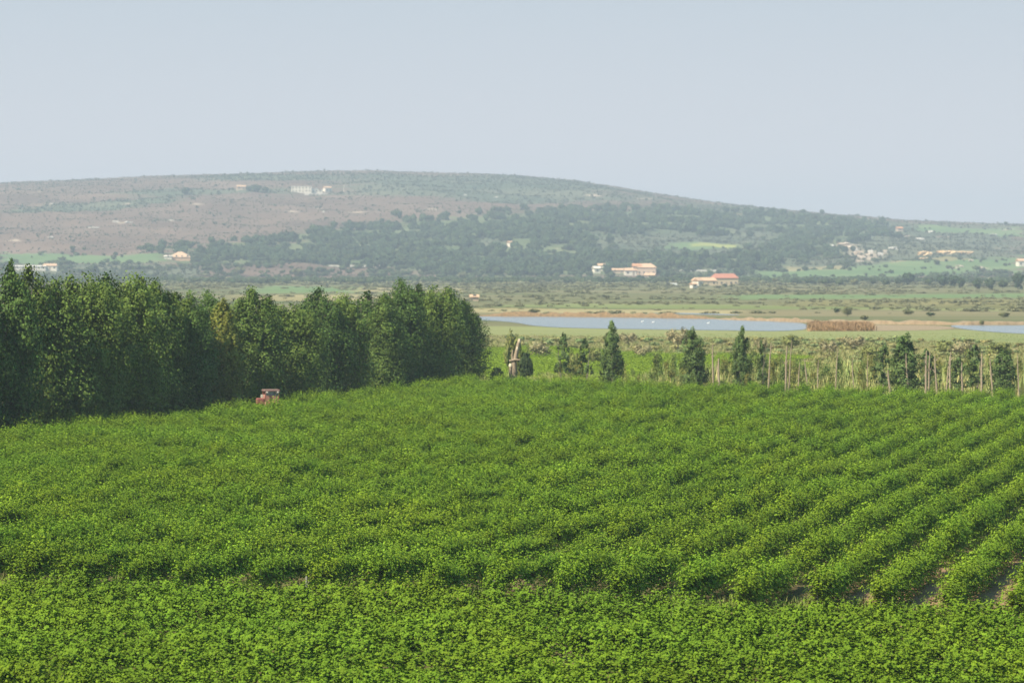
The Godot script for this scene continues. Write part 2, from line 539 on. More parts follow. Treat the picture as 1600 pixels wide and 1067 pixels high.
func lay_covers() -> void:
	classes = Image.create(MAP_W, MAP_H, false, Image.FORMAT_L8)
	var cell := SPAN_FAR / MAP_H
	classes.fill_rect(Rect2i(0, 0, MAP_W, int(335 / cell)), Color8(SOIL, SOIL, SOIL))
	classes.fill_rect(Rect2i(0, int(335 / cell), MAP_W, int(250 / cell)), Color8(STRAW, STRAW, STRAW))
	classes.fill_rect(Rect2i(0, int(2620 / cell), MAP_W, MAP_H), Color8(GARRIGUE, GARRIGUE, GARRIGUE))
	fill(TRACK, [Vector2(9.0, 112.0), Vector2(30.0, 108.0), Vector2(60.0, 165.0), Vector2(36.0, 165.0)], 108.0, 165.0, 3.0)
	# between vineyard and pond
	paint(CROP, [[735, 602], [1275, 606], [1268, 561], [1000, 556], [835, 545], [740, 556]], 3.0)
	paint(DARK, [[735, 545], [1600, 545], [1660, 530], [1300, 527], [735, 522]], 6.0)
	paint(PALE, [[700, 523], [1300, 529], [1700, 540], [1700, 517], [1300, 514], [735, 509]], 6.0)
	# the plain beyond the pond
	paint(STRAW, [[600, 487], [1160, 491], [1160, 485], [740, 481]], 8.0)
	paint(PALE, [[700, 480], [1600, 486], [1600, 480], [900, 474]], 14.0)
	paint(DARK, [[1230, 479], [1640, 484], [1640, 468], [1400, 466], [1240, 470]], 16.0)
	paint(FIELD, [[380, 458], [700, 456], [700, 450], [420, 446]], 16.0)
	paint(STRAW, [[380, 470], [640, 470], [640, 460], [380, 460]], 16.0)
	paint(STRAW, [[550, 455], [730, 458], [730, 451], [560, 449]], 16.0)
	paint(FIELD, [[1150, 468], [1640, 465], [1640, 459], [1150, 461]], 18.0)
	# the hill
	paint(SCRUB, [[530, 306], [545, 272], [700, 274], [850, 278], [1000, 300], [960, 312], [860, 318], [700, 310]], 60.0)
	paint(SCRUB, [[180, 304], [460, 304], [450, 293], [330, 295], [200, 296]], 40.0)
	paint(SCRUB, [[0, 334], [240, 320], [300, 312], [250, 308], [60, 322]], 40.0)
	paint(SCRUB, [[300, 276], [530, 272], [530, 282], [330, 284]], 40.0)
	paint(SCRUB, [[1000, 306], [1130, 320], [1350, 341], [1600, 353], [1600, 430], [1100, 436], [800, 400], [820, 330]], 40.0)
	paint(WOOD, [[262, 406], [300, 388], [380, 380], [470, 362], [610, 352], [720, 336], [850, 326], [960, 326], [1120, 330], [1260, 338], [1390, 352], [1370, 366], [1290, 380], [1300, 398], [1215, 406], [1150, 424], [1000, 430], [740, 434], [560, 416], [350, 412]], 45.0)
	paint(SCRUB, [[900, 372], [1010, 360], [1130, 370], [1180, 352], [1230, 352], [1210, 390], [1130, 404], [1000, 402], [930, 392]], 40.0)
	paint(GARRIGUE, [[620, 330], [720, 322], [850, 322], [900, 318], [1080, 320], [1000, 326], [850, 328], [720, 340], [620, 350]], 45.0)
	paint(FIELD, [[1030, 388], [1060, 379], [1155, 382], [1165, 388], [1080, 392]], 8.0)
	paint(YELLOW, [[1080, 385], [1088, 380], [1155, 382], [1158, 386]], 6.0)
	paint(FIELD, [[1395, 362], [1440, 351], [1600, 354], [1600, 372], [1540, 366], [1450, 362]], 14.0)
	paint(FIELD, [[1160, 438], [1180, 424], [1290, 420], [1400, 408], [1480, 404], [1600, 398], [1600, 428], [1380, 436]], 14.0)
	paint(FIELD, [[0, 412], [250, 412], [262, 402], [200, 398], [0, 394]], 12.0)
	paint(SCRUB, [[0, 432], [300, 436], [330, 420], [260, 414], [0, 413]], 12.0)
	paint(ROCKY, [[1306, 382], [1332, 380], [1350, 388], [1356, 398], [1352, 410], [1342, 408], [1330, 394]], 16.0)
	paint(ROCKY, [[1358, 392], [1368, 394], [1362, 406], [1352, 404]], 12.0)
	paint(ROCKY, [[1374, 392], [1382, 392], [1380, 404], [1368, 406]], 12.0)
	paint(STRAW, [[1224, 424], [1330, 422], [1330, 416], [1230, 417]], 6.0)
	paint(STRAW, [[1400, 412], [1520, 404], [1520, 401], [1400, 408]], 6.0)
	paint(SCRUB, [[735, 390], [797, 388], [797, 375], [740, 374]], 18.0)
	for q in [[200, 318, 9], [145, 356, 7], [190, 348, 12], [267, 345, 4], [25, 375, 10], [310, 318, 14], [560, 331, 20], [680, 326, 12], [60, 300, 14], [460, 330, 9], [500, 325, 7], [1010, 310, 14], [930, 305, 18], [880, 388, 5], [915, 395, 8], [1160, 335, 10], [1420, 368, 12], [1480, 370, 14], [1580, 358, 10], [1540, 418, 12], [1490, 418, 9]]:
		paint(ROCKY, [[q[0] - q[2], q[1] + 1.0], [q[0], q[1] + 1.6], [q[0] + q[2], q[1] + 0.5], [q[0] + q[2] * 0.4, q[1] - 1.0], [q[0] - q[2] * 0.6, q[1] - 0.6]], 4.0)
	land = classes.get_data()

func ground_texture() -> ImageTexture:
	var pairs := {
		MARSH: [Color(0.095, 0.115, 0.05), Color(0.20, 0.175, 0.10)],
		GARRIGUE: [Color(0.118, 0.080, 0.062), Color(0.21, 0.145, 0.112)],
		SCRUB: [Color(0.075, 0.096, 0.062), Color(0.15, 0.15, 0.098)],
		WOOD: [Color(0.08, 0.11, 0.05), Color(0.16, 0.18, 0.09)],
		FIELD: [Color(0.105, 0.17, 0.07), Color(0.165, 0.215, 0.095)],
		YELLOW: [Color(0.26, 0.29, 0.08), Color(0.34, 0.34, 0.12)],
		ROCKY: [Color(0.20, 0.15, 0.105), Color(0.52, 0.41, 0.32)],
		CROP: [Color(0.11, 0.20, 0.03), Color(0.16, 0.25, 0.05)],
		STRAW: [Color(0.21, 0.185, 0.085), Color(0.32, 0.27, 0.15)],
		SOIL: [Color(0.065, 0.078, 0.03), Color(0.16, 0.115, 0.065)],
		PALE: [Color(0.155, 0.185, 0.07), Color(0.24, 0.245, 0.115)],
		DARK: [Color(0.13, 0.13, 0.055), Color(0.22, 0.195, 0.09)],
		TRACK: [Color(0.20, 0.125, 0.075), Color(0.36, 0.225, 0.14)]}
	var lut := {}
	for k in pairs:
		var t := PackedByteArray()
		for i in 256:
			var c: Color = pairs[k][0].lerp(pairs[k][1], i / 255.0).linear_to_srgb()
			t.append(c.r8); t.append(c.g8); t.append(c.b8)
		lut[k] = t
	var nz := FastNoiseLite.new()
	nz.seed = 5
	nz.frequency = 0.016
	nz.fractal_octaves = 6
	nz.fractal_gain = 0.62
	var a := nz.get_image(MAP_W, MAP_H).get_data()
	nz.seed = 9
	nz.frequency = 0.03
	var st := nz.get_image(MAP_W / 8, MAP_H)
	st.resize(MAP_W, MAP_H, Image.INTERPOLATE_CUBIC)
	var b := st.get_data()
	var out := PackedByteArray()
	out.resize(MAP_W * MAP_H * 3)
	var table: Array = []
	for k in 13: table.append(lut[k])
	for i in MAP_W * MAP_H:
		var k := land[i]
		var v := (a[i] * 3 + b[i] * 2) / 5 if k == GARRIGUE or k == SCRUB or k == WOOD or k == ROCKY else (a[i] + b[i] * 3) / 4
		v = clampi((v - 64) * 2, 0, 255) * 3
		var t: PackedByteArray = table[k]
		var o := i * 3
		out[o] = t[v]; out[o + 1] = t[v + 1]; out[o + 2] = t[v + 2]
	var im := Image.create_from_data(MAP_W, MAP_H, false, Image.FORMAT_RGB8, out)
	return ImageTexture.create_from_image(im)

func build_ground() -> void:
	var st_v := PackedVector3Array()
	var st_n := PackedVector3Array()
	var st_u := PackedVector2Array()
	var st_i := PackedInt32Array()
	var fars := []
	var f := -90.0
	while f < SPAN_FAR:
		fars.append(f)
		f += 6.0 if f < 330.0 else (14.0 if f < 2450.0 else 13.0 if f < 4980.0 else 100.0)
	fars.append(SPAN_FAR)
	var nx := 220
	for i in fars.size():
		var far: float = fars[i]
		var half := minf(160.0 + maxf(far, 0.0) * 0.42, 2395.0)
		for j in nx + 1:
			var x := lerpf(-half, half, float(j) / nx)
			var h := height(x, far)
			st_v.append(Vector3(x, h, -far))
			var e := 4.0
			st_n.append(Vector3(height(x - e, far) - height(x + e, far), 2 * e, height(x, far + e) - height(x, far - e)).normalized())
			st_u.append(Vector2((x + SPAN_X) / (2 * SPAN_X), clampf(far / SPAN_FAR, 0.001, 0.999)))
	for i in fars.size() - 1:
		for j in nx:
			var k := i * (nx + 1) + j
			st_i.append_array(PackedInt32Array([k, k + nx + 1, k + 1, k + 1, k + nx + 1, k + nx + 2]))
	var a := []
	a.resize(Mesh.ARRAY_MAX)
	a[Mesh.ARRAY_VERTEX] = st_v
	a[Mesh.ARRAY_NORMAL] = st_n
	a[Mesh.ARRAY_TEX_UV] = st_u
	a[Mesh.ARRAY_INDEX] = st_i
	var m := ArrayMesh.new()
	m.add_surface_from_arrays(Mesh.PRIMITIVE_TRIANGLES, a)
	var gm := StandardMaterial3D.new()
	gm.albedo_texture = ground_texture()
	gm.roughness = 1.0
	gm.metallic_specular = 0.1
	var o := part("ground", m, gm, self)
	tag(o, "flat plain of soil, grass and marsh rising into the scrub hill", "ground", "", "structure")

# a flat sheet with the given outline (columns and rows seen on the plain), a little above the ground
func sheet(called: String, pts: Array, y: float, m: Material, label: String, cat: String) -> void:
	var poly := PackedVector2Array()
	for p in pts:
		var w := on_land(p[0], p[1])
		poly.append(Vector2(w.x, w.z))
	# round the outline off
	for _k in 2:
		var q := PackedVector2Array()
		for i in poly.size():
			var a := poly[i]
			var b := poly[(i + 1) % poly.size()]
			q.append(a.lerp(b, 0.25)); q.append(a.lerp(b, 0.75))
		poly = q
	var idx := Geometry2D.triangulate_polygon(poly)
	var st := SurfaceTool.new()
	st.begin(Mesh.PRIMITIVE_TRIANGLES)
	for i in range(0, idx.size(), 3):
		var t := [poly[idx[i]], poly[idx[i + 1]], poly[idx[i + 2]]]
		if (t[1] - t[0]).cross(t[2] - t[0]) < 0.0:
			t = [t[0], t[2], t[1]]
		for q in t:
			st.set_normal(Vector3.UP)
			st.set_uv(q * 0.05)
			st.add_vertex(Vector3(q.x, y, q.y))
	st.generate_tangents()
	tag(part(called, st.commit(), m, self), label, cat, "", "structure")

# a low earth bank along a path on the plain
func bank(called: String, pts: Array, tall: float, deep: float, m: Material, label: String) -> void:
	var c := Curve3D.new()
	for p in pts:
		var w := on_land(p[0], p[1])
		c.add_point(Vector3(w.x, 0, w.z))
	var st := SurfaceTool.new()
	st.begin(Mesh.PRIMITIVE_TRIANGLES)
	var nn := int(c.get_baked_length() / 1.5)
	var rows := []
	for i in nn + 1:
		var p := c.sample_baked(c.get_baked_length() * i / nn)
		var k := tall * (0.75 + 0.6 * lumps.get_noise_2d(p.x * 9.0, p.z * 9.0)) * minf(1.0, minf(i, nn - i) / 6.0)
		var g := p.x + p.z
		rows.append([p + Vector3(0, -0.1, 0.0), p + Vector3(0.2 * sin(g * 3.1), k * 0.75, -0.35 - 0.3 * sin(g)), p + Vector3(0, k, -0.9 - 0.3 * sin(g * 2.3)), p + Vector3(0, k * 0.9, -deep * 0.6), p + Vector3(0, -0.1, -deep)])
	for i in nn:
		for j in 4:
			for q in [rows[i][j], rows[i][j + 1], rows[i + 1][j], rows[i + 1][j], rows[i][j + 1], rows[i + 1][j + 1]]: st.add_vertex(q)
	st.generate_normals()
	tag(part(called, st.commit(), m, self), label, "bank", "", "structure")

# ---------------------------------------------------------------- the vineyard
var stretches: Array = []
var fine_stretches: Array = []
func vine_row(from: Vector3, to: Vector3, label: String, group: String, fine: bool, seed_: int, posts: bool, tall: float) -> void:
	rng.seed = seed_
	var row := thing("vine_row", label, "vine row", from, 0.0, group)
	var dir := to - from
	var length := dir.length()
	dir = dir / length
	var turn := atan2(-dir.z, dir.x)
	var set_: Array = fine_stretches if fine else stretches
	var step := 1.25
	var lists := []
	var tints := []
	for i in 3: lists.append([]); tints.append([])
	var pick := rng.randi() % set_.size()
	var s := 0.4
	while s < length:
		var p := dir * s
		var w := from + p
		var vig := lumps.get_noise_2d(w.x * 5.0, w.z * 5.0)
		var k := rng.randi() % 3
		if rng.randf() > 0.03:
			var sc := Vector3(rng.randf_range(0.95, 1.1), tall * (1.0 + 0.26 * vig + rng.randf_range(-0.18, 0.16)), rng.randf_range(0.78, 1.12) * (1.0 + 0.25 * vig))
			var b := Basis(Vector3.UP, turn + (PI if rng.randf() < 0.5 else 0.0) + rng.randf_range(-0.05, 0.05)).scaled_local(sc)
			lists[k].append(Transform3D(b, p + Vector3(0, 0, 0) + Vector3(dir.z, 0, -dir.x) * rng.randfn() * 0.07))
			var g := 1.0 + 0.16 * lumps.get_noise_2d(w.x * 2.2 + 400.0, w.z * 2.2) + rng.randf_range(-0.08, 0.08)
			var yel := 1.0 + 0.14 * lumps.get_noise_2d(w.x * 3.0, w.z * 3.0 + 800.0) + rng.randf_range(-0.05, 0.05)
			if fine: g *= 0.80
			tints[k].append(Color(g * yel * (0.92 if fine else 1.0), g, g * (2.0 - yel)))
		s += step * rng.randf_range(0.92, 1.08)
	for i in 3:
		if lists[i].size() > 0:
			many("foliage", set_[(pick + i) % set_.size()], M.vine, lists[i], tints[i], row)
	if posts:
		part("post", M.post_mesh, M.post, row, dir * 0.15)
		for i in 3:
			var t := part("vine_trunk", M.stem_mesh, M.bark, row, dir * (0.35 + 1.1 * i))
			t.rotation.y = i * 2.1

func far_edge(x: float) -> float:
	var e := [[-80.0, 330.0], [-3.4, 321.0], [13.0, 312.0], [24.7, 297.0], [36.4, 291.0], [47.8, 287.0], [90.0, 280.0]]
	for i in range(1, e.size()):
		if x <= e[i][0]:
			return lerpf(e[i - 1][1], e[i][1], (x - e[i - 1][0]) / (e[i][0] - e[i - 1][0]))
	return 280.0

func build_vineyard() -> void:
	for i in 6:
		stretches.append(vine_stretch(100 + i, 1.7, 175, 0.105, 1.65, false))
	for i in 5:
		fine_stretches.append(vine_stretch(200 + i, 1.7, 150, 0.10, 1.4, true))
	M.post_mesh = tube([Vector3(0, -0.2, 0), Vector3(0.02, 1.0, 0.0), Vector3(0.02, 1.03, 0)], [0.04, 0.035, 0.03], 8)
	M.stem_mesh = tube([Vector3(0, -0.1, 0), Vector3(0.05, 0.35, 0.03), Vector3(-0.03, 0.62, 0.0), Vector3(0.06, 0.8, 0.0)], [0.05, 0.04, 0.035, 0.025], 6)
	var dir := Vector3(sin(ROW_TURN), 0, -cos(ROW_TURN))
	var across := Vector3(cos(ROW_TURN), 0, sin(ROW_TURN))
	var n := 1
	for k in range(-27, 13):
		var from := Vector3(0, 0, -121) + across * 2.5 * k + dir * (0.8 * sin(k * 2.7) + 0.5 * sin(k * 1.3) - 2.9)
		var length := 0.0
		# to the far edge, or to the headland along the poplars
		while length < 260.0:
			var p := from + dir * length
			var edge := -36.7 + (-p.z - 220.0) * 0.324
			if -p.z > far_edge(p.x) or p.x < edge: break
			length += 1.0
		if length < 12.0: continue
		vine_row(from, from + dir * length, "long green vine row, %s from the poplar windbreak in the larger vineyard" % ordinal(n), "vine rows of the larger vineyard", false, 1000 + k, true, 1.0)
		n += 1
	# the nearer field, its rows along the track
	n = 1
	for k in 17:
		var mid := Vector3(0, 0, -112.3) - dir * 2.3 * k
		if -mid.z < 74.0: break
		vine_row(mid - across * 27.0, mid + across * 24.0, "green vine row of the near field, %s from the bare track" % ordinal(n), "vine rows of the near field", true, 3000 + k, false, 1.0)
		n += 1

# ---------------------------------------------------------------- trees
func tree(called: String, label: String, category: String, where: Vector3, crown: Mesh, cm: Material, trunk: Mesh, tm: Material, size: Vector3, turn: float, group := "", crown_size := Vector3.ONE) -> Node3D:
	var t := thing(called, label, category, where, turn, group)
	var a := part("trunk", trunk, tm, t)
	a.scale = size
	var b := part("crown", crown, cm, t)
	b.scale = size * crown_size
	return t

func line_x(far: float, off: float) -> float:
	return -36.7 + (far - 220.0) * 0.324 - off * 1.05

func build_windbreak() -> void:
	var g1 := Color(0.074, 0.126, 0.028)
	var crowns := []
	crowns.append(poplar_crown(11, 10.0, 2.4, 320, 64, 0.175, g1, 3, 0.03))
	crowns.append(poplar_crown(12, 10.0, 3.0, 420, 64, 0.175, g1, 5, 0.03))
	crowns.append(poplar_crown(13, 10.0, 2.8, 400, 64, 0.175, Color(0.096, 0.146, 0.030), 4, 0.03))
	crowns.append(poplar_crown(14, 10.0, 3.3, 460, 64, 0.175, Color(0.106, 0.156, 0.030), 6, 0.03))
	crowns.append(poplar_crown(15, 10.0, 2.4, 330, 64, 0.175, Color(0.118, 0.168, 0.032), 3, 0.03))
	var yellow := poplar_crown(16, 10.0, 2.0, 260, 50, 0.20, Color(0.165, 0.18, 0.035), 3, 0.05)
	var rusty := poplar_crown(17, 10.0, 1.2, 120, 40, 0.20, Color(0.12, 0.075, 0.03), 1, 0.3)
	var trunks := [trunk_mesh(21, 9.0, 0.17, 12, 1.5), trunk_mesh(22, 9.0, 0.15, 14, 1.3)]
	# [column of the tip, row of the tip, crown, width, how it looks]
	var list := [
		[-95, 440, 3, 1.0, ""], [-50, 425, 1, 1.0, ""],
		[12, 404, 0, 1.0, "tallest slender poplar at the left end of the windbreak"],
		[42, 413, 4, 1.0, "second tall spire-shaped poplar at the left end of the windbreak"],
		[84, 438, 2, 1.05, "pointed poplar just right of the two tall spires"],
		[135, 429, 3, 1.0, "broad poplar starting the high block left of the yellow tree"],
		[166, 428, 1, 1.05, "full poplar in the middle of the high rounded block"],
		[203, 430, 3, 1.0, "broad dark poplar right of centre of the high rounded block"],
		[240, 440, 2, 1.0, "poplar at the right shoulder of the high rounded block"],
		[272, 455, 4, 1.05, "light green poplar with a low tip, fourth left of the yellow tree"],
		[298, 456, 1, 0.95, "poplar two places left of the yellow tree"],
		[322, 455, 1, 1.05, "narrow poplar touching the left side of the yellow tree"],
		[346, 466, 5, 1.0, "yellowing poplar, the only yellow tree in the windbreak"],
		[392, 452, 2, 1.1, "dark pointed poplar right of the yellow tree, above the tractor"],
		[425, 478, 1, 0.95, "lower poplar in the dip right of the dark pointed one"],
		[458, 476, 3, 0.95, "light green low poplar right of the red tractor"],
		[497, 450, 1, 1.05, "flat-topped poplar right of the dip in the windbreak"],
		[530, 461, 3, 1.0, "rounded poplar between the flat-topped one and the rusty one"],
		[552, 474, 6, 1.0, "thin poplar with rust-brown dying foliage"],
		[572, 454, 0, 1.15, "narrow pointed poplar standing behind the rusty one"],
		[600, 460, 2, 1.0, "short poplar left of the tall pointed one near the end"],
		[624, 436, 1, 1.05, "tall pointed poplar, highest near the right end of the windbreak"],
		[652, 443, 0, 1.15, "poplar with a sharp tip right beside the highest one near the end"],
		[676, 448, 3, 1.0, "poplar third from the right end of the windbreak"],
		[702, 452, 1, 1.0, "poplar second from the right end of the windbreak"],
		[724, 470, 2, 0.95, "last poplar at the right end of the windbreak beside the marsh"]]
	var i := 0
	for e in list:
		var off := 6.3 + 1.0 * sin(i * 2.4)
		if e[2] == 5: off = 4.6
		# the point of the windbreak's line on this sight line
		var far := 200.0
		var k: float = (e[0] - 800.0) / LENS
		while line_x(far, off) < k * far and far < 340.0: far += 0.25
		var tip := at(e[0], e[1], far)
		var s := tip.y / 10.0 * 0.96
		var crown: Mesh = [crowns[0], crowns[1], crowns[2], crowns[3], crowns[4], yellow, rusty][e[2]]
		var label: String = e[4]
		if label == "": label = "poplar beyond the left edge of the view, %s before the tallest spire" % ["second", "first"][i]
		tree("poplar_tree", label, "tree", Vector3(line_x(far, off), 0, -far), crown, M.poplar, trunks[i % 2], M.bark, Vector3(e[3] * 1.12, s, e[3] * 1.12), i * 1.9, "poplars of the windbreak")
		i += 1

func build_middle() -> void:
	# small living poplars between the vineyard and the marsh
	var gd := Color(0.100, 0.150, 0.045)
	var small := [poplar_crown(31, 6.0, 1.3, 120, 64, 0.15, gd, 2, 0.08), poplar_crown(32, 6.0, 1.3, 124, 64, 0.15, gd, 3, 0.1), poplar_crown(33, 6.0, 0.9, 36, 34, 0.19, Color(0.09, 0.135, 0.045), 1, 0.25)]
	var stem := trunk_mesh(34, 5.2, 0.09, 9, 0.7)
	for e in [
		[956, 506, 332, 0, 1.0, "dense dark green young poplar, the tallest one right of the broken trunk"],
		[1084, 516, 330, 1, 1.0, "dense young poplar in the middle of the dry strip"],
		[1161, 514, 322, 0, 0.86, "slim dark young poplar right of the pair of short stakes"],
		[881, 521, 334, 2, 0.95, "thin young poplar with a bare lower stem left of the bushy one"],
		[913, 528, 334, 2, 0.85, "small sparse poplar half dried between two green ones"],
		[1418, 524, 318, 1, 1.25, "broad young poplar behind the dead trunks on the right"],
		[1382, 538, 320, 2, 1.1, "small bright poplar left of the broad one on the right"],
		[1449, 546, 319, 2, 1.2, "low dark poplar right of the broad one"],
		[1524, 538, 316, 2, 1.0, "small dark poplar second from the right edge"],
		[1566, 546, 316, 1, 1.1, "grey-green leaning poplar near the right edge"],
		[1190, 532, 322, 2, 0.6, "thin leafy sapling just right of the slim dark poplar"],
		[1498, 558, 316, 2, 1.0, "low leafy sapling among the right-hand dead trunks"]]:
		var tip := at(e[0], e[1], minf(e[2], far_edge((e[0] - 800.0) / LENS * 305.0) + 6.0))
		var s := tip.y / 6.0
		tree("young_poplar", e[5], "tree", Vector3(tip.x, 0, tip.z), small[e[3]], M.poplar, stem, M.bark, Vector3(e[4] * 1.15, s, e[4] * 1.15), e[0] * 0.7, "young poplars along the dry strip")
	# dead trunks
	rng.seed = 71
	var dead := [
		[1115, 538, 0.11, "tall thin dead trunk, left of the two stakes before the slim poplar"], [1124, 560, 0.16, "short thick dead stake beside the tall thin one"],
		[1199, 535, 0.10, "pale straight dead trunk right of the slim dark poplar"], [1227, 540, 0.13, "brown dead trunk beside the bright green crop"], [1231, 532, 0.07, "thin leaning dead trunk crossing the brown one"],
		[1266, 560, 0.09, "thin dead stake at the right end of the bright crop"], [1304, 543, 0.08, "slender dead stem among yellow weeds"], [1277, 562, 0.07, "short grey dead stem near the end of the bright crop"],
		[1394, 578, 0.13, "stubby pale dead trunk at the vineyard edge"], [1421, 552, 0.12, "pale dead trunk in front of the broad young poplar"],
		[1447, 548, 0.13, "left trunk of a close dark pair of dead poplars"], [1451, 550, 0.11, "right trunk of a close dark pair of dead poplars"],
		[1466, 553, 0.11, "first of three dead trunks in a row right of the dark pair"], [1476, 556, 0.10, "second of three dead trunks in a row right of the dark pair"], [1484, 550, 0.11, "third of three dead trunks in a row right of the dark pair"],
		[1505, 566, 0.12, "dead trunk standing alone before the low sapling"], [1534, 553, 0.13, "brown dead trunk beside the small dark poplar on the right"],
		[1554, 560, 0.11, "pale dead trunk before the leaning grey-green poplar"], [1594, 553, 0.08, "short dead stem at the right edge"], [1246, 566, 0.07, "thin grey stem between the bright crop and the brown trunk"],
		[1336, 560, 0.07, "thin dry stem in the middle of the yellow weeds"], [1355, 552, 0.06, "slim dry stem left of the small bright poplar"]]
	for e in dead:
		var far := far_edge((e[0] - 800.0) / LENS * 300.0) + rng.randf_range(1.5, 5.0)
		var tip := at(e[0], e[1], far)
		var t := thing("dead_trunk", e[3], "dead tree", Vector3(tip.x, 0, tip.z), 0.0, "dead trunks in the dry strip")
		var lean := Vector3(rng.randfn() * 0.2, 0, rng.randfn() * 0.15)
		var r: float = e[2]
		part("stem", tube([Vector3(0, -0.2, 0), Vector3(0.02, tip.y * 0.35, 0) + lean * 0.6, lean + Vector3(-0.03, tip.y * 0.7, 0.02), lean * 1.4 + Vector3(0, tip.y, 0)], [r * 1.1, r * 0.85, r * 0.7, r * 0.4], 8), M.dead_bark, t)
		if r > 0.09:
			for k in 2:
				var y := tip.y * rng.randf_range(0.5, 0.9)
				var a := rng.randf() * TAU
				part("branch_stub", tube([lean + Vector3(0, y, 0), lean + Vector3(cos(a) * 0.22, y + 0.14, sin(a) * 0.22), lean + Vector3(cos(a) * 0.36, y + 0.35, sin(a) * 0.36)], [r * 0.45, r * 0.3, r * 0.2], 6), M.dead_bark, t)
	# the broken tree with its pale cuts
	var w := at(803, 586, 330.0)
	var bt := thing("broken_tree", "broken brown tree trunk with a crossbar-like limb and pale cut ends", "dead tree", Vector3(w.x, 0, w.z))
	part("trunk", tube([Vector3(0.1, -0.2, 0), Vector3(0.06, 1.2, 0), Vector3(-0.02, 2.6, 0.02), Vector3(0.05, 3.05, 0)], [0.40, 0.36, 0.33, 0.27], 9), M.dead_bark, bt)
	part("broken_stem", tube([Vector3(-0.26, 0.3, 0.16), Vector3(-0.36, 1.5, 0.2), Vector3(-0.36, 2.3, 0.2)], [0.2, 0.18, 0.16], 8), M.dead_bark, bt)
	part("cut_end", tube([Vector3(-0.36, 2.28, 0.2), Vector3(-0.36, 2.45, 0.22), Vector3(-0.35, 2.6, 0.2)], [0.19, 0.2, 0.12], 8), M.cut_wood, bt)
	part("cross_limb", tube([Vector3(-0.5, 2.9, 0.25), Vector3(0.1, 3.02, 0.28), Vector3(0.75, 2.98, 0.25)], [0.11, 0.13, 0.1], 7), M.dead_bark, bt)
	part("upper_stem", tube([Vector3(0.1, 2.9, 0), Vector3(0.26, 3.7, 0), Vector3(0.42, 4.4, 0), Vector3(0.56, 5.0, 0), Vector3(0.6, 5.3, 0)], [0.24, 0.21, 0.2, 0.18, 0.12], 8), M.dead_bark, bt)
	part("dead_spur", tube([Vector3(-0.12, 2.9, 0), Vector3(-0.2, 3.5, 0.05), Vector3(-0.12, 4.1, 0.05)], [0.13, 0.1, 0.05], 7), M.dead_bark, bt)
	part("cut_end", tube([Vector3(0.36, 4.05, 0.13), Vector3(0.37, 4.2, 0.2), Vector3(0.37, 4.4, 0.13)], [0.1, 0.13, 0.08], 7), M.cut_wood, bt)
	part("cut_end", tube([Vector3(0.58, 4.85, 0.1), Vector3(0.58, 5.0, 0.16), Vector3(0.6, 5.25, 0.08)], [0.09, 0.13, 0.07], 7), M.cut_wood, bt)
	# bushes of the strip and the shore
	var dark_b := round_crown(41, 26, 60, 0.16, Color(0.055, 0.085, 0.035), 0.95)
	var olive_b := round_crown(42, 26, 56, 0.15, Color(0.20, 0.22, 0.07), 0.9)
	var brown_b := round_crown(43, 22, 50, 0.13, Color(0.31, 0.275, 0.15), 0.9)
	var twig := trunk_mesh(44, 1.0, 0.05, 8, 0.5)
	for e in [
		[822, 540, 329, 1.25, 1.5, 0, "round dark bush right beside the broken trunk"],
		[800, 506, 352, 1.5, 2.6, 1, "tall olive bush behind the broken trunk"],
		[776, 568, 327, 1.2, 0.9, 0, "low dark bush between the windbreak and the broken trunk"],
		[1060, 506, 470, 2.9, 2.1, 2, "wide grey-brown bush by the near shore of the pond"],
		[1004, 533, 425, 2.0, 1.3, 2, "low brown bush left of the middle poplar, behind the crop"],
		[982, 516, 500, 2.6, 1.4, 2, "low brown bush on the shore behind the bushy poplar"],
		[1238, 519, 480, 2.6, 1.5, 1, "olive bush on the shore above the crop's right end"],
		[1335, 520, 470, 3.0, 1.8, 2, "broad brown bush on the shore below the orange reeds"],
		[1296, 528, 440, 2.3, 1.3, 2, "small brown bush left of the broad one below the reeds"],
		[1190, 524, 440, 1.6, 1.5, 2, "brown bush behind the slim dark poplar"],
		[1510, 528, 420, 3.4, 2.0, 2, "broad rust-brown bush behind the right-hand dead trunks"],
		[1560, 530, 430, 3.2, 1.9, 1, "olive bush behind the leaning grey-green poplar"],
		[1360, 533, 400, 2.0, 1.5, 1, "olive bush behind the small bright poplar"],
		[930, 538, 400, 1.5, 1.6, 1, "olive bush left of the tallest young poplar"],
		[1286, 578, 316, 0.9, 0.9, 0, "low dark bush at the vineyard edge below the dead stems"],
		[896, 540, 345, 1.2, 1.6, 1, "yellow-olive bush between the two thin poplars"],
		[843, 528, 420, 2.6, 1.4, 2, "brown bush between the broken trunk and the thin poplar"],
		[1480, 527, 440, 2.6, 1.6, 1, "olive bush above the three dead trunks in a row"]]:
		var tip := at(e[0], e[1], e[2])
		var hh := tip.y / 1.9
		var kind: int = e[5]
		tree("bush", e[6], "bush", Vector3(tip.x, 0, tip.z), [dark_b, olive_b, brown_b][kind], M.bush, twig, M.bark, Vector3(e[3] * 0.78, hh * 0.92, e[3] * 0.78), e[0] * 1.3, "bushes between vineyard and pond")
	# dry weeds and reeds nobody could count
	var tuft := tuft_mesh(51, 46, 1.15, 0.34, 0.04, Color(0.44, 0.41, 0.18), Color(0.28, 0.35, 0.10))
	var green_tuft := tuft_mesh(52, 46, 0.8, 0.32, 0.045, Color(0.11, 0.16, 0.045), Color(0.20, 0.20, 0.07))
	rng.seed = 72
	var xf := []
	var cl := []
	var xg := []
	var cg := []
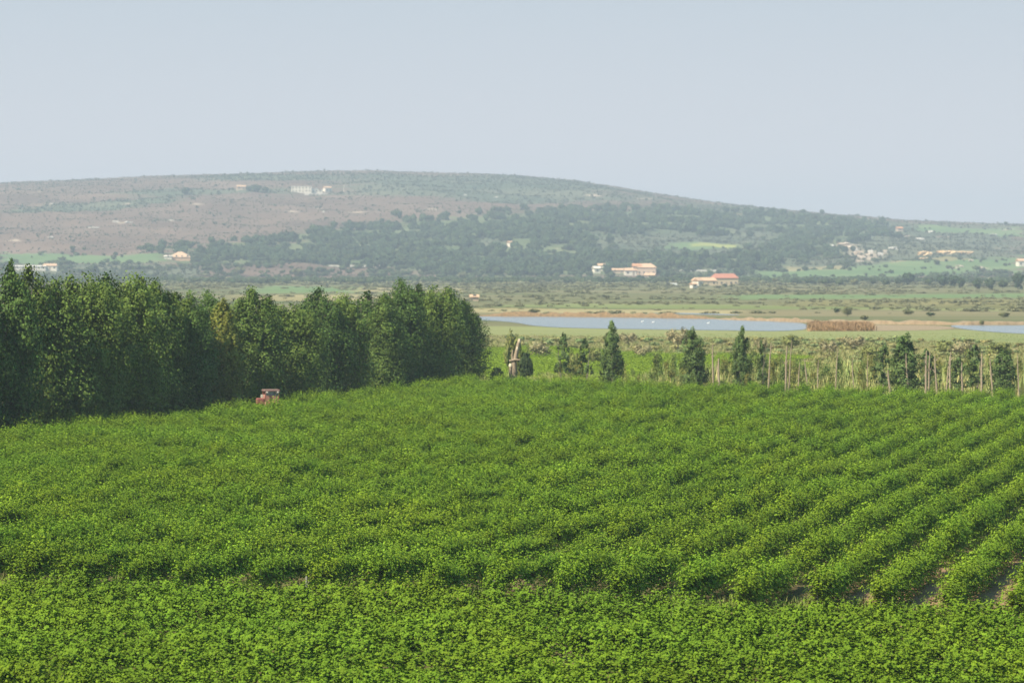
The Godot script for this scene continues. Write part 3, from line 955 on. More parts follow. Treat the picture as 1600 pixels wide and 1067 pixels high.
	while xf.size() < 9000:
		var far := rng.randf_range(303.0, 356.0)
		var x := rng.randf_range(-0.035, 0.20) * far
		if far < far_edge(x) + 6.0: continue
		var dry := smoothstep(18.0, 26.0, x + rng.randfn() * 3.0)
		var k := rng.randf_range(0.6, 1.25) * lerpf(0.5, 0.95, dry) * (1.0 + 1.1 * lumps.get_noise_2d(x * 9.0, far * 9.0))
		var b := Basis(Vector3.UP, rng.randf() * TAU).scaled_local(Vector3(k, k * rng.randf_range(0.8, 1.5), k))
		if rng.randf() < lerpf(0.45, 0.85, dry):
			xf.append(Transform3D(b, Vector3(x, 0, -far)))
			var v := rng.randf_range(0.75, 1.2)
			cl.append(Color(v, v * rng.randf_range(0.9, 1.12), v))
		else:
			xg.append(Transform3D(b, Vector3(x, 0, -far)))
			cg.append(Color(1, 1, 1))
	tag(many("dry_weeds", tuft, M.weed, xf, cl, self), "tall dry yellow weeds along the far edge of the vineyard", "weeds")
	tag(many("green_weeds", green_tuft, M.weed, xg, cg, self), "green weeds mixed into the dry strip behind the vineyard", "weeds")
	var feathery := round_crown(48, 18, 30, 0.13, Color(0.19, 0.225, 0.06), 1.5)
	xf = []; cl = []
	while xf.size() < 330:
		var far := rng.randf_range(302.0, 350.0)
		var x := rng.randf_range(0.0, 0.20) * far
		if far < far_edge(x) + 4.0 or rng.randf() > smoothstep(12.0, 24.0, x) + 0.12: continue
		var k := rng.randf_range(0.35, 0.8)
		xf.append(Transform3D(Basis(Vector3.UP, rng.randf() * TAU).scaled_local(Vector3(k, k * rng.randf_range(1.2, 2.6), k)), Vector3(x, -0.1, -far)))
		var v := rng.randf_range(0.75, 1.2)
		cl.append(Color(v * rng.randf_range(0.8, 1.25), v, v))
	tag(many("feathery_thicket", feathery, M.bush, xf, cl, self), "feathery yellow-green thicket between the dead trunks", "thicket")
	xf = []; cl = []
	xg = []; cg = []
	while xf.size() < 9000:
		var far := rng.randf_range(350.0, 590.0)
		var x := rng.randf_range(-0.05, 0.21) * far
		var c := cover(x, far)
		if c == CROP: continue
		var k := rng.randf_range(0.8, 1.6) * (0.5 if c == DARK else 0.22 if c == PALE else 0.5) * lerpf(1.0, 0.4, smoothstep(370.0, 540.0, far)) * (1.0 + 0.7 * lumps.get_noise_2d(x * 5.0, far * 5.0))
		var b := Basis(Vector3.UP, rng.randf() * TAU).scaled_local(Vector3(k * 1.5, k, k * 1.5))
		var v := rng.randf_range(0.75, 1.15)
		xf.append(Transform3D(b, Vector3(x, 0, -far)))
		cl.append(Color(v * (0.75 if c == PALE else 0.82), v * (0.85 if c == PALE else 0.80), v * 0.85))
	tag(many("marsh_grass", tuft, M.weed, xf, cl, self), "brownish marsh grass between the crop and the pond", "grass")
	var low_bush := round_crown(47, 14, 22, 0.26, Color(0.31, 0.32, 0.13), 0.8)
	xf = []; cl = []
	while xf.size() < 800:
		var far := rng.randf_range(352.0, 540.0)
		var x := rng.randf_range(-0.05, 0.21) * far
		var c := cover(x, far)
		if c == CROP or (c == PALE and rng.randf() < 0.9) or lumps.get_noise_2d(x * 3.0, far * 3.0) < rng.randf_range(-0.3, 0.35): continue
		var k := rng.randf_range(0.35, 1.0)
		xf.append(Transform3D(Basis(Vector3.UP, rng.randf() * TAU).scaled_local(Vector3(k * 1.3, k * 0.65, k * 1.3)), Vector3(x, -0.1, -far)))
		var v := rng.randf_range(0.7, 1.2)
		cl.append(Color(v * rng.randf_range(0.75, 1.2), v, v))
	tag(many("shore_scrub", low_bush, M.bush, xf, cl, self), "low brownish and olive scrub between the crop and the pond", "scrub")
	# the bright crop: low leafy rows
	xf = []; cl = []
	var stretch: Mesh = stretches[0]
	while xf.size() < 2600:
		var far := rng.randf_range(338.0, 500.0)
		far = roundf(far / 2.6) * 2.6
		var x := rng.randf_range(-12.0, 50.0)
		if cover(x, far) != CROP: continue
		var b := Basis(Vector3.UP, rng.randfn() * 0.1).scaled_local(Vector3(1.2, rng.randf_range(0.5, 0.7), 1.7))
		xf.append(Transform3D(b, Vector3(x, -0.25, -far)))
		var v := rng.randf_range(0.9, 1.2)
		cl.append(Color(v * 1.15, v * 1.05, v * 1.3))
	tag(many("green_crop", stretch, M.vine, xf, cl, self), "bright green low crop behind the young poplars", "crop")

func build_water() -> void:
	var nz := FastNoiseLite.new()
	nz.seed = 4
	nz.frequency = 0.03
	nz.fractal_octaves = 4
	var t := NoiseTexture2D.new()
	t.width = 512; t.height = 512; t.seamless = true
	t.noise = nz
	t.as_normal_map = true
	t.bump_strength = 6.0
	var m := StandardMaterial3D.new()
	m.albedo_color = Color(0.19, 0.205, 0.22).linear_to_srgb()
	m.roughness = 0.18
	m.normal_enabled = true
	m.normal_texture = t
	m.normal_scale = 0.6
	M.water = m
	sheet("pond_water", [[640, 489], [640, 500], [742, 500], [800, 503], [840, 511], [940, 514], [1100, 516], [1266, 518.5], [1264, 505], [1200, 501], [1110, 498.5], [1000, 496.5], [860, 495], [742, 494]], 0.06, m, "blue open water of the pond behind the young poplars", "water")
	sheet("inlet_water", [[1478, 508], [1500, 514], [1560, 520], [1650, 524], [1760, 530], [1760, 505], [1650, 508], [1560, 509]], 0.06, m, "narrow grey-blue water at the right behind the dead trunks", "water")
	sheet("channel_water", [[1010, 489.5], [1150, 493], [1160, 491.5], [1040, 488.5]], 0.06, m, "thin pale strip of water beyond the far bank", "water")
	bank("earth_bank", [[735, 494.5], [860, 495], [1000, 496.5], [1130, 499]], 1.5, 9.0, M.bank, "dark brown cut bank along the far shore of the pond")
	bank("sand_bank", [[1120, 499.5], [1200, 502], [1270, 505], [1390, 507], [1500, 508], [1650, 507.5]], 1.0, 16.0, M.pale_bank, "pale orange low bank along the right part of the far shore")
	sheet("sand_spit", [[1266, 518], [1400, 517], [1500, 515], [1480, 509], [1380, 508], [1264, 506]], 0.04, M.pale_bank, "pale sandy spit between the two waters", "ground")
	# orange reeds on the spit
	var reed := tuft_mesh(61, 60, 1.15, 0.45, 0.06, Color(0.40, 0.255, 0.135), Color(0.30, 0.20, 0.11))
	rng.seed = 73
	var xf := []
	var cl := []
	for i in 900:
		var p := on_land(rng.randf_range(1267, 1362), rng.randf_range(508, 517.5))
		var k := rng.randf_range(0.5, 1.1) * (1.0 + 0.5 * lumps.get_noise_2d(p.x * 4.0, p.z))
		xf.append(Transform3D(Basis(Vector3.UP, rng.randf() * TAU).scaled_local(Vector3(k, k, k)), p))
		var v := rng.randf_range(0.8, 1.2)
		cl.append(Color(v, v, v))
	tag(many("orange_reeds", reed, M.weed, xf, cl, self), "dense stand of orange-brown reeds at the end of the pond", "reeds")
	# white birds
	var body := SphereMesh.new()
	body.radius = 0.2; body.height = 0.3; body.radial_segments = 14; body.rings = 8
	var wm := mat(Color(0.8, 0.8, 0.78), 0.7)
	for e in [[1004, 503.5, "white bird on the pond, left one of the close pair"], [1021, 504.5, "white bird on the pond, right one of the close pair"], [1107, 506, "single white bird floating on the middle of the pond"]]:
		var p := on_land(e[0], e[1])
		var b := thing("water_bird", e[2], "bird", Vector3(p.x, 0.16, p.z), 0.6, "white birds on the pond")
		var bb := part("body", body, wm, b)
		bb.scale = Vector3(1.7, 1.0, 1.0)
		part("neck", tube([Vector3(0.2, 0.03, 0), Vector3(0.3, 0.12, 0), Vector3(0.32, 0.2, 0), Vector3(0.38, 0.22, 0), Vector3(0.5, 0.2, 0)], [0.08, 0.06, 0.06, 0.07, 0.02], 8), wm, b)

# ---------------------------------------------------------------- houses
func house(called: String, label: String, where: Vector3, turn: float, s: Vector3, wall: Material, roof: Material, rise: float, hip: float, wins: int, storeys: int, group := "houses below the hill", cat := "house") -> Node3D:
	var o := thing(called, label, cat, where, turn, group)
	var k := 1.42 if -where.z > 2000.0 else 1.0
	o.scale = Vector3.ONE * k
	homes.append(Vector3(where.x, -where.z, s.x * 0.5 * k + 1.0))
	part("wall", box(Vector3(s.x, s.y + 2.0, s.z)), wall, o, Vector3(0, s.y * 0.5 - 1.0, 0))
	if rise > 0.0:
		part("roof", gable_roof(s.x, s.z, rise, 0.4, hip), roof, o, Vector3(0, s.y + 0.02, 0))
		if hip == 0.0:
			for q in [-1, 1]:
				var st := SurfaceTool.new()
				st.begin(Mesh.PRIMITIVE_TRIANGLES)
				var x: float = q * (s.x * 0.5 - 0.02)
				var tri := [Vector3(x, 0, s.z * 0.5), Vector3(x, rise, 0), Vector3(x, 0, -s.z * 0.5)]
				if q > 0: tri.reverse()
				tri.reverse()
				for v in tri: st.add_vertex(v)
				st.generate_normals()
				part("gable", st.commit(), wall, o, Vector3(0, s.y - 0.01, 0))
	else:
		part("roof", box(Vector3(s.x + 0.4, 0.3, s.z + 0.4)), wall, o, Vector3(0, s.y + 0.15, 0))
	var step := s.x / maxi(wins, 1)
	for f in storeys:
		for i in wins:
			if f == 0 and i == wins / 2 and wins > 1:
				var d := part("door", box(Vector3(1.2, 2.2, 0.08)), M.shutter, o, Vector3((i + 0.5) * step - s.x * 0.5, 1.1, s.z * 0.5 + 0.03))
				d.set_meta("kind", "thing")
				continue
			var w := part("window", box(Vector3(1.3, 1.4, 0.08)), M.shutter, o, Vector3((i + 0.5) * step - s.x * 0.5, 1.7 + 2.9 * f, s.z * 0.5 + 0.03))
			part("pane", box(Vector3(0.95, 1.1, 0.04)), M.glass, w, Vector3(0, 0, 0.05))
	return o

var homes: Array = []
func before_house(x: float, far: float) -> bool:
	for h in homes:
		var q: float = x * h.y / far
		if absf(q - h.x) < h.z and far < h.y + 18.0 and far > h.y - 50.0: return true
	return false

func build_houses() -> void:
	# red-roofed farm
	var p := on_land(1120, 446)
	house("farm_building", "long farm building with a bright red tiled roof at the marsh edge", p + Vector3(5.7, 0, -10), 0.22, Vector3(16, 4.8, 9), M.cream_wall, M.red_roof, 2.6, 2.0, 5, 1)
	p = on_land(1108, 446)
	house("farm_wing", "lower cream wing with an orange roof in front of the red-roofed building", p + Vector3(-3.2, 0, 3), 0.2, Vector3(15, 3.2, 6), M.cream_wall, M.pale_roof, 1.7, 1.2, 4, 1)
	p = on_land(1091, 447)
	house("farm_annexe", "small bright cream annexe at the left end of the red-roofed farm", p, 0.9, Vector3(5.5, 3.4, 4.5), M.white_wall, M.pale_roof, 1.3, 0.0, 1, 1)
	p = on_land(1084, 450)
	house("lean_to", "tiny white lean-to left of the red-roofed farm", p, 0.5, Vector3(3.2, 2.2, 3.0), M.white_wall, M.pale_roof, 0.7, 0.0, 1, 1)
	# pink farmhouse
	p = on_land(1011, 430)
	house("farmhouse", "large pink farmhouse with a hipped pale orange roof", p, -0.1, Vector3(11.5, 4.8, 9), M.pink_wall, M.pale_roof, 2.2, 3.4, 4, 1)
	p = on_land(995, 430)
	house("farmhouse_tower", "narrow pink two-storey wing at the left of the pink farmhouse", p, 0.1, Vector3(5.0, 5.6, 6), M.pink_wall, M.orange_roof, 1.4, 0.0, 1, 2)
	p = on_land(985, 430)
	house("farmhouse_shed", "low cream shed left of the pink farmhouse's wing", p, 0.1, Vector3(7.0, 3.0, 5), M.white_wall, M.pale_roof, 1.3, 0.0, 2, 1)
	p = on_land(1016, 436)
	house("front_shed", "small pink outbuilding in front of the pink farmhouse", p, -0.2, Vector3(6.0, 2.4, 4), M.pink_wall, M.pale_roof, 1.1, 0.0, 1, 1)
	p = on_land(966, 427)
	house("long_shed", "long low pale shed among trees left of the pink farmhouse", p, 0.05, Vector3(8.0, 2.0, 4), M.pink_wall, M.pale_roof, 0.9, 0.0, 2, 1)
	p = on_land(932, 427)
	house("white_cottage", "small white cottage farthest left of the pink farmhouse", p, 0.3, Vector3(4.0, 3.2, 4), M.white_wall, M.white_wall, 1.0, 0.0, 1, 1)
	p = on_land(940, 423)
	house("white_shed", "white shed just behind the small white cottage", p, -0.2, Vector3(4.2, 3.4, 4), M.white_wall, M.pale_roof, 1.0, 0.0, 1, 1)
	# villa on the hill top
	p = on_land(471, 301)
	house("hill_villa", "white two-storey villa with a flat roof near the top of the hill", p, 0.0, Vector3(19, 5.8, 9), M.white_wall, M.white_wall, 0.0, 0.0, 6, 2, "buildings on the hill")
	p = on_land(488, 301.5)
	house("villa_wing", "bright white lower wing right of the hilltop villa", p + Vector3(0, 0, 8), 0.35, Vector3(10, 4.2, 7), M.white_wall, M.white_wall, 0.0, 0.0, 3, 1, "buildings on the hill")
	p = on_land(500, 301.5)
	house("terrace_house", "low white terrace building right of the villa's lower wing", p + Vector3(-5, 0, 10), 0.1, Vector3(12, 2.4, 6), M.white_wall, M.white_wall, 0.0, 0.0, 3, 1, "buildings on the hill")
	p = on_land(511, 300)
	house("end_house", "small white house with a gable at the right end of the hilltop villa", p, 0.5, Vector3(7, 4.0, 6), M.white_wall, M.pale_roof, 1.3, 0.0, 2, 1, "buildings on the hill")
	p = on_land(376, 296)
	house("hill_cottage", "small pink cottage beside dark trees left of the hilltop villa", p, 0.2, Vector3(8, 2.6, 6), M.pink_wall, M.pale_roof, 1.4, 0.0, 2, 1, "buildings on the hill")
	p = on_land(797, 385)
	house("wood_house", "tall white house alone in the wood on the slope", p, 0.7, Vector3(3.0, 2.8, 3.2), M.white_wall, M.pale_roof, 0.9, 0.0, 1, 1, "buildings on the hill")
	p = on_land(1406, 361)
	house("ridge_house", "small pink house under the right part of the ridge", p, 0.2, Vector3(5, 2.4, 5), M.pink_wall, M.orange_roof, 1.2, 0.0, 1, 1, "buildings on the hill")
	p = on_land(1597, 416)
	house("edge_house", "pale house at the right edge below the hill", p, 0.2, Vector3(6, 3.6, 6), M.white_wall, M.pale_roof, 1.4, 0.0, 2, 1)
	# orange-roofed house on the left
	p = on_land(281, 404)
	house("orange_house", "house with a broad low orange roof on the left of the wood", p, 0.0, Vector3(15, 1.0, 12), M.pale_roof, M.pale_roof, 3.4, 6.5, 4, 1)
	p = on_land(262, 404)
	house("orange_annexe", "low white annexe left of the broad orange roof", p, 0.1, Vector3(5, 1.5, 4), M.white_wall, M.white_wall, 0.5, 0.0, 1, 1)
	p = on_land(42, 421)
	house("long_hall", "long grey-white hall above the left end of the windbreak", p, 0.0, Vector3(24, 1.9, 6), M.white_rock, M.white_rock, 0.6, 0.0, 6, 1)
	p = on_land(78, 422)
	house("hall_house", "cream house with an orange roof right of the long grey-white hall", p, 0.0, Vector3(9, 2.8, 7), M.white_wall, M.pale_roof, 1.2, 1.0, 3, 1)
	p = on_land(741, 470)
	house("marsh_hut", "small pink hut standing in the marsh behind the windbreak", p, 0.1, Vector3(2.8, 1.5, 2.4), M.pink_wall, M.pale_roof, 0.6, 0.0, 1, 1, "", "hut")
	# walls
	for e in [[570, 417, 17.0, 1.1, "long pale boundary wall at the foot of the wood"], [524, 417, 8.0, 1.1, "short pale wall left of the long boundary wall"], [1085, 424, 26.0, 1.0, "pale dry-stone wall on the slope above the red-roofed farm"], [500, 304.5, 26.0, 1.2, "terrace wall below the white hilltop villa"]]:
		var q := on_land(e[0], e[1])
		var o := part("stone_wall", box(Vector3(e[2] * 1.6, e[3] * 1.6 + 1.0, 0.6), 0.05), M.white_rock, self, Vector3(q.x, q.y + e[3] * 0.8 - 0.5, q.z))
		tag(o, e[4], "wall", "pale walls on the hill")
	# van
	p = on_land(1053, 447)
	var van := thing("white_van", "white van parked left of the red-roofed farm", "van", p, 0.15)
	part("body", box(Vector3(4.2, 1.5, 1.9), 0.15), mat(Color(0.78, 0.78, 0.76), 0.4), van, Vector3(0, 1.2, 0))
	part("windscreen", box(Vector3(0.06, 0.6, 1.5)), M.glass, van, Vector3(2.1, 1.5, 0))
	for q in [[-1.3, 0.9], [1.3, 0.9], [-1.3, -0.9], [1.3, -0.9]]:
		var c := CylinderMesh.new()
		c.top_radius = 0.33; c.bottom_radius = 0.33; c.height = 0.2; c.radial_segments = 16
		var w := part("wheel", c, mat(Color(0.02, 0.02, 0.02)), van, Vector3(q[0], 0.33, q[1]))
		w.rotation.x = PI / 2
	p = on_land(537, 301)
	var mast := thing("radio_mast", "thin pale mast right of the hilltop villa", "mast", p)
	part("pole", tube([Vector3(0, -0.5, 0), Vector3(0, 4, 0), Vector3(0, 12.0, 0)], [0.50, 0.22, 0.12], 8), M.white_wall, mast)
	part("antenna", box(Vector3(0.9, 1.2, 0.3), 0.05), M.white_wall, mast, Vector3(0.25, 9.6, 0.35))
	# rocks and cliffs
	rng.seed = 81
	for e in [
		[1318, 382, 9, 3.0, 0, "pale rock ledge at the top left of the cliff"], [1331, 388, 6, 5.0, 0, "steep pinkish rock face in the left half of the cliff"], [1341, 397, 6, 4.5, 0, "broken rock face in the middle of the cliff"],
		[1349, 405, 5, 5.0, 0, "lowest pinkish rock block at the foot of the cliff"], [1361, 396, 4, 5.0, 2, "upright pale rock right of the middle of the cliff"], [1376, 399, 4, 4.5, 2, "white leaning rock at the right end of the cliff"],
		[1324, 387, 4, 3.5, 0, "small rock face just under the top ledge of the cliff"], [1337, 391, 4, 3.0, 2, "pale knob in the middle of the cliff"], [1345, 409, 6, 2.0, 0, "scree block at the very foot of the cliff"], [1366, 404, 3, 3.0, 0, "pinkish block between the two pale right-hand rocks"], [1300, 384, 4, 1.8, 2, "small pale rock left of the cliff's top ledge"], [1384, 394, 3, 3.5, 0, "last pinkish rock at the right end of the cliff"], [1398, 389, 8, 3.0, 2, "isolated flat white rock right of the cliff"],
		[1445, 398, 11, 5.5, 1, "short golden rock wall with a dark gap at its right"], [1482, 396, 14, 4.5, 1, "long golden rock wall right of the dark gap"], [1510, 396, 12, 3.5, 1, "low right end of the golden rock wall"], [1448, 404, 9, 1.5, 1, "low golden ledge under the short rock wall"],
		[1438, 374, 7, 2.0, 2, "pale ledge on the slope above the golden rock wall"], [1455, 363, 4, 3.0, 2, "small white rock under the green ridge field"], [1553, 367, 6, 1.6, 2, "white rock in the green field near the right edge"],
		[1518, 408, 4, 2.5, 0, "reddish rock heap below the golden rock wall"], [1500, 416, 6, 1.5, 0, "low pale rock heap in the field at the right"],
		[80, 319, 3, 1.5, 2, "white rock on the bare slope far left"], [146, 356, 8, 1.3, 2, "slanting pale rock streak on the bare slope"], [180, 347, 5, 2.0, 2, "white rock right of the slanting streak"], [200, 348, 6, 2.0, 2, "double white rock in the middle of the bare slope"], [78, 371, 4, 1.6, 2, "small white rock low on the bare slope"], [267, 344, 4, 1.2, 2, "pale flat rock at the right of the bare slope"],
		[727, 305, 2, 1.6, 2, "white rock under the top of the hill"], [775, 309, 3, 1.8, 2, "pair-like white rock under the right top of the hill"], [505, 331, 2, 1.6, 2, "tiny white rock below the villa"], [1078, 362, 2, 1.6, 2, "tiny white rock in the wood above the yellow field"]]:
		var q := on_land(e[0], e[1])
		var wd: float = e[2] * -q.z / LENS
		var hh: float = e[3] * -q.z / LENS * 0.8
		var o := part("rock_outcrop", rock_mesh(Vector3(wd, hh, wd * 0.5), int(e[0]), 0.4), [M.rock, M.orange_rock, M.white_rock][e[4]], self, Vector3(q.x, q.y + hh * 0.2, q.z))
		o.rotation.y = rng.randf_range(-0.3, 0.3)
		tag(o, e[5], "rock", "rock outcrops on the hill")

func build_far_trees() -> void:
	var dk := Color(0.058, 0.088, 0.040)
	var crowns := [round_crown(91, 30, 26, 0.26, dk), round_crown(92, 26, 26, 0.26, dk, 1.2), round_crown(93, 30, 26, 0.24, Color(0.072, 0.10, 0.042), 0.8), round_crown(94, 28, 26, 0.26, Color(0.17, 0.175, 0.075), 0.9)]
	var trunk := trunk_mesh(95, 1.1, 0.07, 8, 0.5)
	for e in [
		[1420, 445, 22, 20, 0, "large dark round tree in the belt below the green field"], [1405, 446, 15, 13, 2, "smaller tree touching the left of the large dark round one"], [1385, 448, 16, 13, 2, "low tree left of the large dark round one in the belt"],
		[1452, 447, 18, 15, 2, "tree right of the large dark round one in the belt"], [1473, 448, 22, 19, 0, "first dark tree of the tall group right of the belt's middle"], [1492, 449, 22, 19, 1, "middle dark tree of the tall group in the belt"], [1502, 450, 16, 17, 0, "last dark tree of the tall group in the belt"],
		[1528, 451, 18, 16, 0, "dark tree left of the final gap in the belt"], [1548, 452, 22, 18, 0, "wide dark tree between the tall group and the right edge"], [1568, 452, 18, 16, 2, "pale tree next to the last dark one at the right"], [1592, 452, 24, 27, 1, "tall dark tree at the right end of the belt"],
		[1290, 446, 22, 12, 2, "low wide tree at the left part of the belt"], [1265, 445, 16, 11, 2, "low tree left end of the belt beyond the red-roofed farm"], [1365, 446, 14, 14, 2, "narrow tree in the belt's left half"], [1335, 446, 16, 11, 3, "brownish low tree in the belt's left half"], [1212, 443, 12, 10, 3, "small brownish tree between farm and belt"], [1312, 447, 16, 11, 2, "bushy low tree between the brownish one and the wide one"],
		[1155, 434, 20, 16, 0, "dark tree behind the right end of the red-roofed farm"], [1060, 440, 20, 14, 2, "tree between the pink farmhouse and the van"], [1040, 438, 18, 15, 0, "dark tree right of the pink farmhouse"], [1000, 441, 18, 12, 0, "dark tree in front of the pink farmhouse"], [988, 443, 16, 11, 2, "pale tree in front of the long low shed"], [955, 438, 18, 16, 2, "tree right of the two white sheds"], [1075, 442, 16, 12, 2, "tree beside the white van"], [950, 418, 14, 12, 0, "dark tree behind the white shed"], [1133, 449, 9, 6, 0, "small bush before the red-roofed building's front"], [1143, 449, 7, 5, 3, "tiny bush at the right of the red-roofed building's front"],
		[290, 304, 16, 12, 0, "dark lone tree on the upper left slope"], [400, 300, 22, 12, 0, "dark wide tree right of the hilltop cottage"], [414, 301, 14, 11, 2, "smaller tree at the right of the hilltop cottage's dark tree"], [390, 299, 12, 9, 1, "dark tree touching the hilltop cottage"],
		[1340, 334, 10, 7, 0, "first tree on the right skyline"], [1255, 334, 14, 8, 2, "wide low tree on the right skyline"], [1285, 336, 10, 9, 0, "highest dark tree on the right skyline"], [1572, 352, 9, 6, 0, "small dark tree on the skyline near the right edge"],
		[340, 428, 22, 16, 0, "dark round tree above the yellow poplar"], [320, 420, 22, 14, 0, "dark tree right of the broad orange roof"], [145, 430, 18, 20, 2, "pale tree rising behind the high poplar block"], [215, 422, 14, 9, 2, "small tree in the field left of the orange roof"], [375, 430, 22, 14, 3, "grey bush-like tree above the dark pointed poplar"],
		[465, 432, 22, 14, 3, "greyish wide tree at the foot of the wood"], [500, 428, 20, 13, 2, "tree between the two pale walls"], [545, 430, 14, 12, 2, "low tree in front of the long boundary wall"], [600, 430, 26, 12, 2, "wide tree right of the long boundary wall"], [690, 436, 24, 10, 2, "low wide tree at the marsh edge above the windbreak"], [722, 436, 16, 13, 3, "brownish tree at the marsh edge"],
		[1325, 494, 24, 16, 3, "olive bush on the far bank above the orange reeds"], [1352, 501, 20, 9, 3, "round bush on the bank right of the orange reeds"], [835, 490, 26, 8, 3, "low olive bush on the far shore left of the young poplar"], [1535, 508, 12, 8, 3, "dark bush at the edge of the right-hand water"], [1308, 490, 16, 10, 2, "bush left of the olive bush on the far bank"], [1420, 492, 24, 9, 3, "low bush on the plain above the right-hand water"], [1455, 495, 22, 8, 2, "flat bush right of the low one above the right-hand water"], [1570, 496, 26, 9, 3, "olive bush on the plain at the right edge"]]:
		var p := on_land(e[0], e[1])
		var k := -p.z / LENS
		var w: float = e[2] * k * (0.4 if e[1] > 470 else 0.5)
		var h: float = e[3] * k / 1.85
		tree("far_tree", e[5], "bush" if e[1] > 470 else "tree", p, crowns[e[4]], M.bush, trunk, M.bark, Vector3(w, h, w), e[0] * 0.9, "trees far behind the marsh")
	# wood and scrub on the hill
	var wood := [[], [], []]
	var wood_c := [[], [], []]
	var scrub := []
	var scrub_c := []
	rng.seed = 96
	for i in 130000:
		var far := sqrt(rng.randf_range(2540.0 * 2540.0, 5000.0 * 5000.0))
		var x := rng.randf_range(-0.19, 0.19) * far
		if before_house(x, far): continue
		var c := cover(x, far)
		var y := height(x, far)
		var clump := lumps.get_noise_2d(x * 0.5, far * 0.5)
		if c == WOOD:
			var open_ := wob.get_noise_2d(x * 0.8 + 300.0, far * 0.6) + smoothstep(2850.0, 4200.0, far) * 0.22
			if rng.randf() > 0.42 + 0.5 * clump - maxf(open_ * 1.8, 0.0): continue
			var k := rng.randf_range(2.2, 6.0)
			var j := rng.randi() % 3
			wood[j].append(Transform3D(Basis(Vector3.UP, rng.randf() * TAU).scaled_local(Vector3(k, k * rng.randf_range(0.75, 1.15), k)), Vector3(x, y - 0.7, -far)))
			var v := rng.randf_range(0.75, 1.5)
			wood_c[j].append(Color(v, v, v * rng.randf_range(0.9, 1.1)))
		elif c == SCRUB or c == GARRIGUE:
			var dense := 0.55 if c == SCRUB else 0.3
			if rng.randf() > dense + 0.35 * clump: continue
			var k := rng.randf_range(0.45, 1.25)
			if rng.randf() < (0.2 if c == SCRUB else 0.03): k *= 2.2
			scrub.append(Transform3D(Basis(Vector3.UP, rng.randf() * TAU).scaled_local(Vector3(k * 1.2, k * 0.8, k * 1.2)), Vector3(x, y - 0.2, -far)))
			var v := rng.randf_range(1.0, 1.9)
			scrub_c.append(Color(v, v, v * 0.95))
		elif c == ROCKY and rng.randf() < 0.12:
			var k := rng.randf_range(0.8, 2.4)
			scrub.append(Transform3D(Basis.from_scale(Vector3(k * 1.1, k, k)), Vector3(x, y - 0.3, -far)))
			scrub_c.append(Color(1, 1, 1))
		elif c == FIELD and rng.randf() < 0.01:
			var k := rng.randf_range(0.8, 2.0)
			scrub.append(Transform3D(Basis.from_scale(Vector3(k * 1.2, k, k * 1.2)), Vector3(x, y - 0.2, -far)))
			scrub_c.append(Color(1, 1, 1))
	for i in 14000:
		var far := rng.randf_range(2150.0, 3080.0)
		var x := rng.randf_range(-0.19, 0.19) * far
		if before_house(x, far): continue
		if cover(x, far) == FIELD and rng.randf() < 0.85: continue
		var belt := wob.get_noise_2d(x * 0.7, far * 1.1 + 60.0)
		if belt + rng.randf_range(-0.2, 0.1) < 0.12: continue
		var k := rng.randf_range(1.2, 3.4)
		var j := rng.randi() % 3
		wood[j].append(Transform3D(Basis(Vector3.UP, rng.randf() * TAU).scaled_local(Vector3(k * 1.2, k * 0.85, k * 1.2)), Vector3(x, height(x, far) - 0.6, -far)))
		var v := rng.randf_range(0.9, 1.7)
		wood_c[j].append(Color(v * 1.1, v, v * 0.95))
	for j in 3:
		tag(many(["hill_wood", "pine_wood", "oak_wood"][j], crowns[j], M.bush, wood[j], wood_c[j], self), ["dark wood covering the lower middle of the hill", "taller trees mixed into the wood on the hill", "lighter trees mixed into the wood on the hill"][j], "wood")
	var bushlet := round_crown(97, 14, 14, 0.34, Color(0.090, 0.098, 0.062), 0.8)
	tag(many("hill_scrub", bushlet, M.bush, scrub, scrub_c, self), "low grey-green scrub scattered over the bare hill", "scrub")
	# scrub on the plain
	scrub = []
	scrub_c = []
	for i in 20000:
		var far := rng.randf_range(830.0, 2660.0)
		var x := rng.randf_range(-0.19, 0.19) * far
		var c := cover(x, far)
		var clump := lumps.get_noise_2d(x * 1.0 + 500.0, far * 2.2)
		var p := 0.02 if c == FIELD or c == STRAW else (1.2 if c == DARK else 0.16)
		p = p * 0.2 + (0.5 if c == DARK else 0.3) * maxf(clump - 0.02, 0.0) + 0.16 * smoothstep(1900.0, 2500.0, far) * (0.0 if c == FIELD else 1.0)
		if before_house(x, far): continue
		var hedge := smoothstep(0.10, 0.28, wob.get_noise_2d(x * 0.3, far * 0.9 + 40.0)) * (0.2 if c == FIELD else 1.0)
		p += 0.55 * hedge
		if rng.randf() > p: continue
		var k := (1.0 + 0.5 * hedge) * rng.randf_range(0.35, 0.8) * (1.0 + 1.6 * smoothstep(1200.0, 2500.0, far))
		scrub.append(Transform3D(Basis(Vector3.UP, rng.randf() * TAU).scaled_local(Vector3(k * 2.6, k * 0.55, k * 2.0)), Vector3(x, height(x, far) - 0.2, -far)))
		var v := rng.randf_range(1.8, 2.8)
		scrub_c.append(Color(v * 1.1, v, v * 0.85))
	tag(many("marsh_scrub", bushlet, M.bush, scrub, scrub_c, self), "low olive scrub spread over the marsh beyond the pond", "scrub")

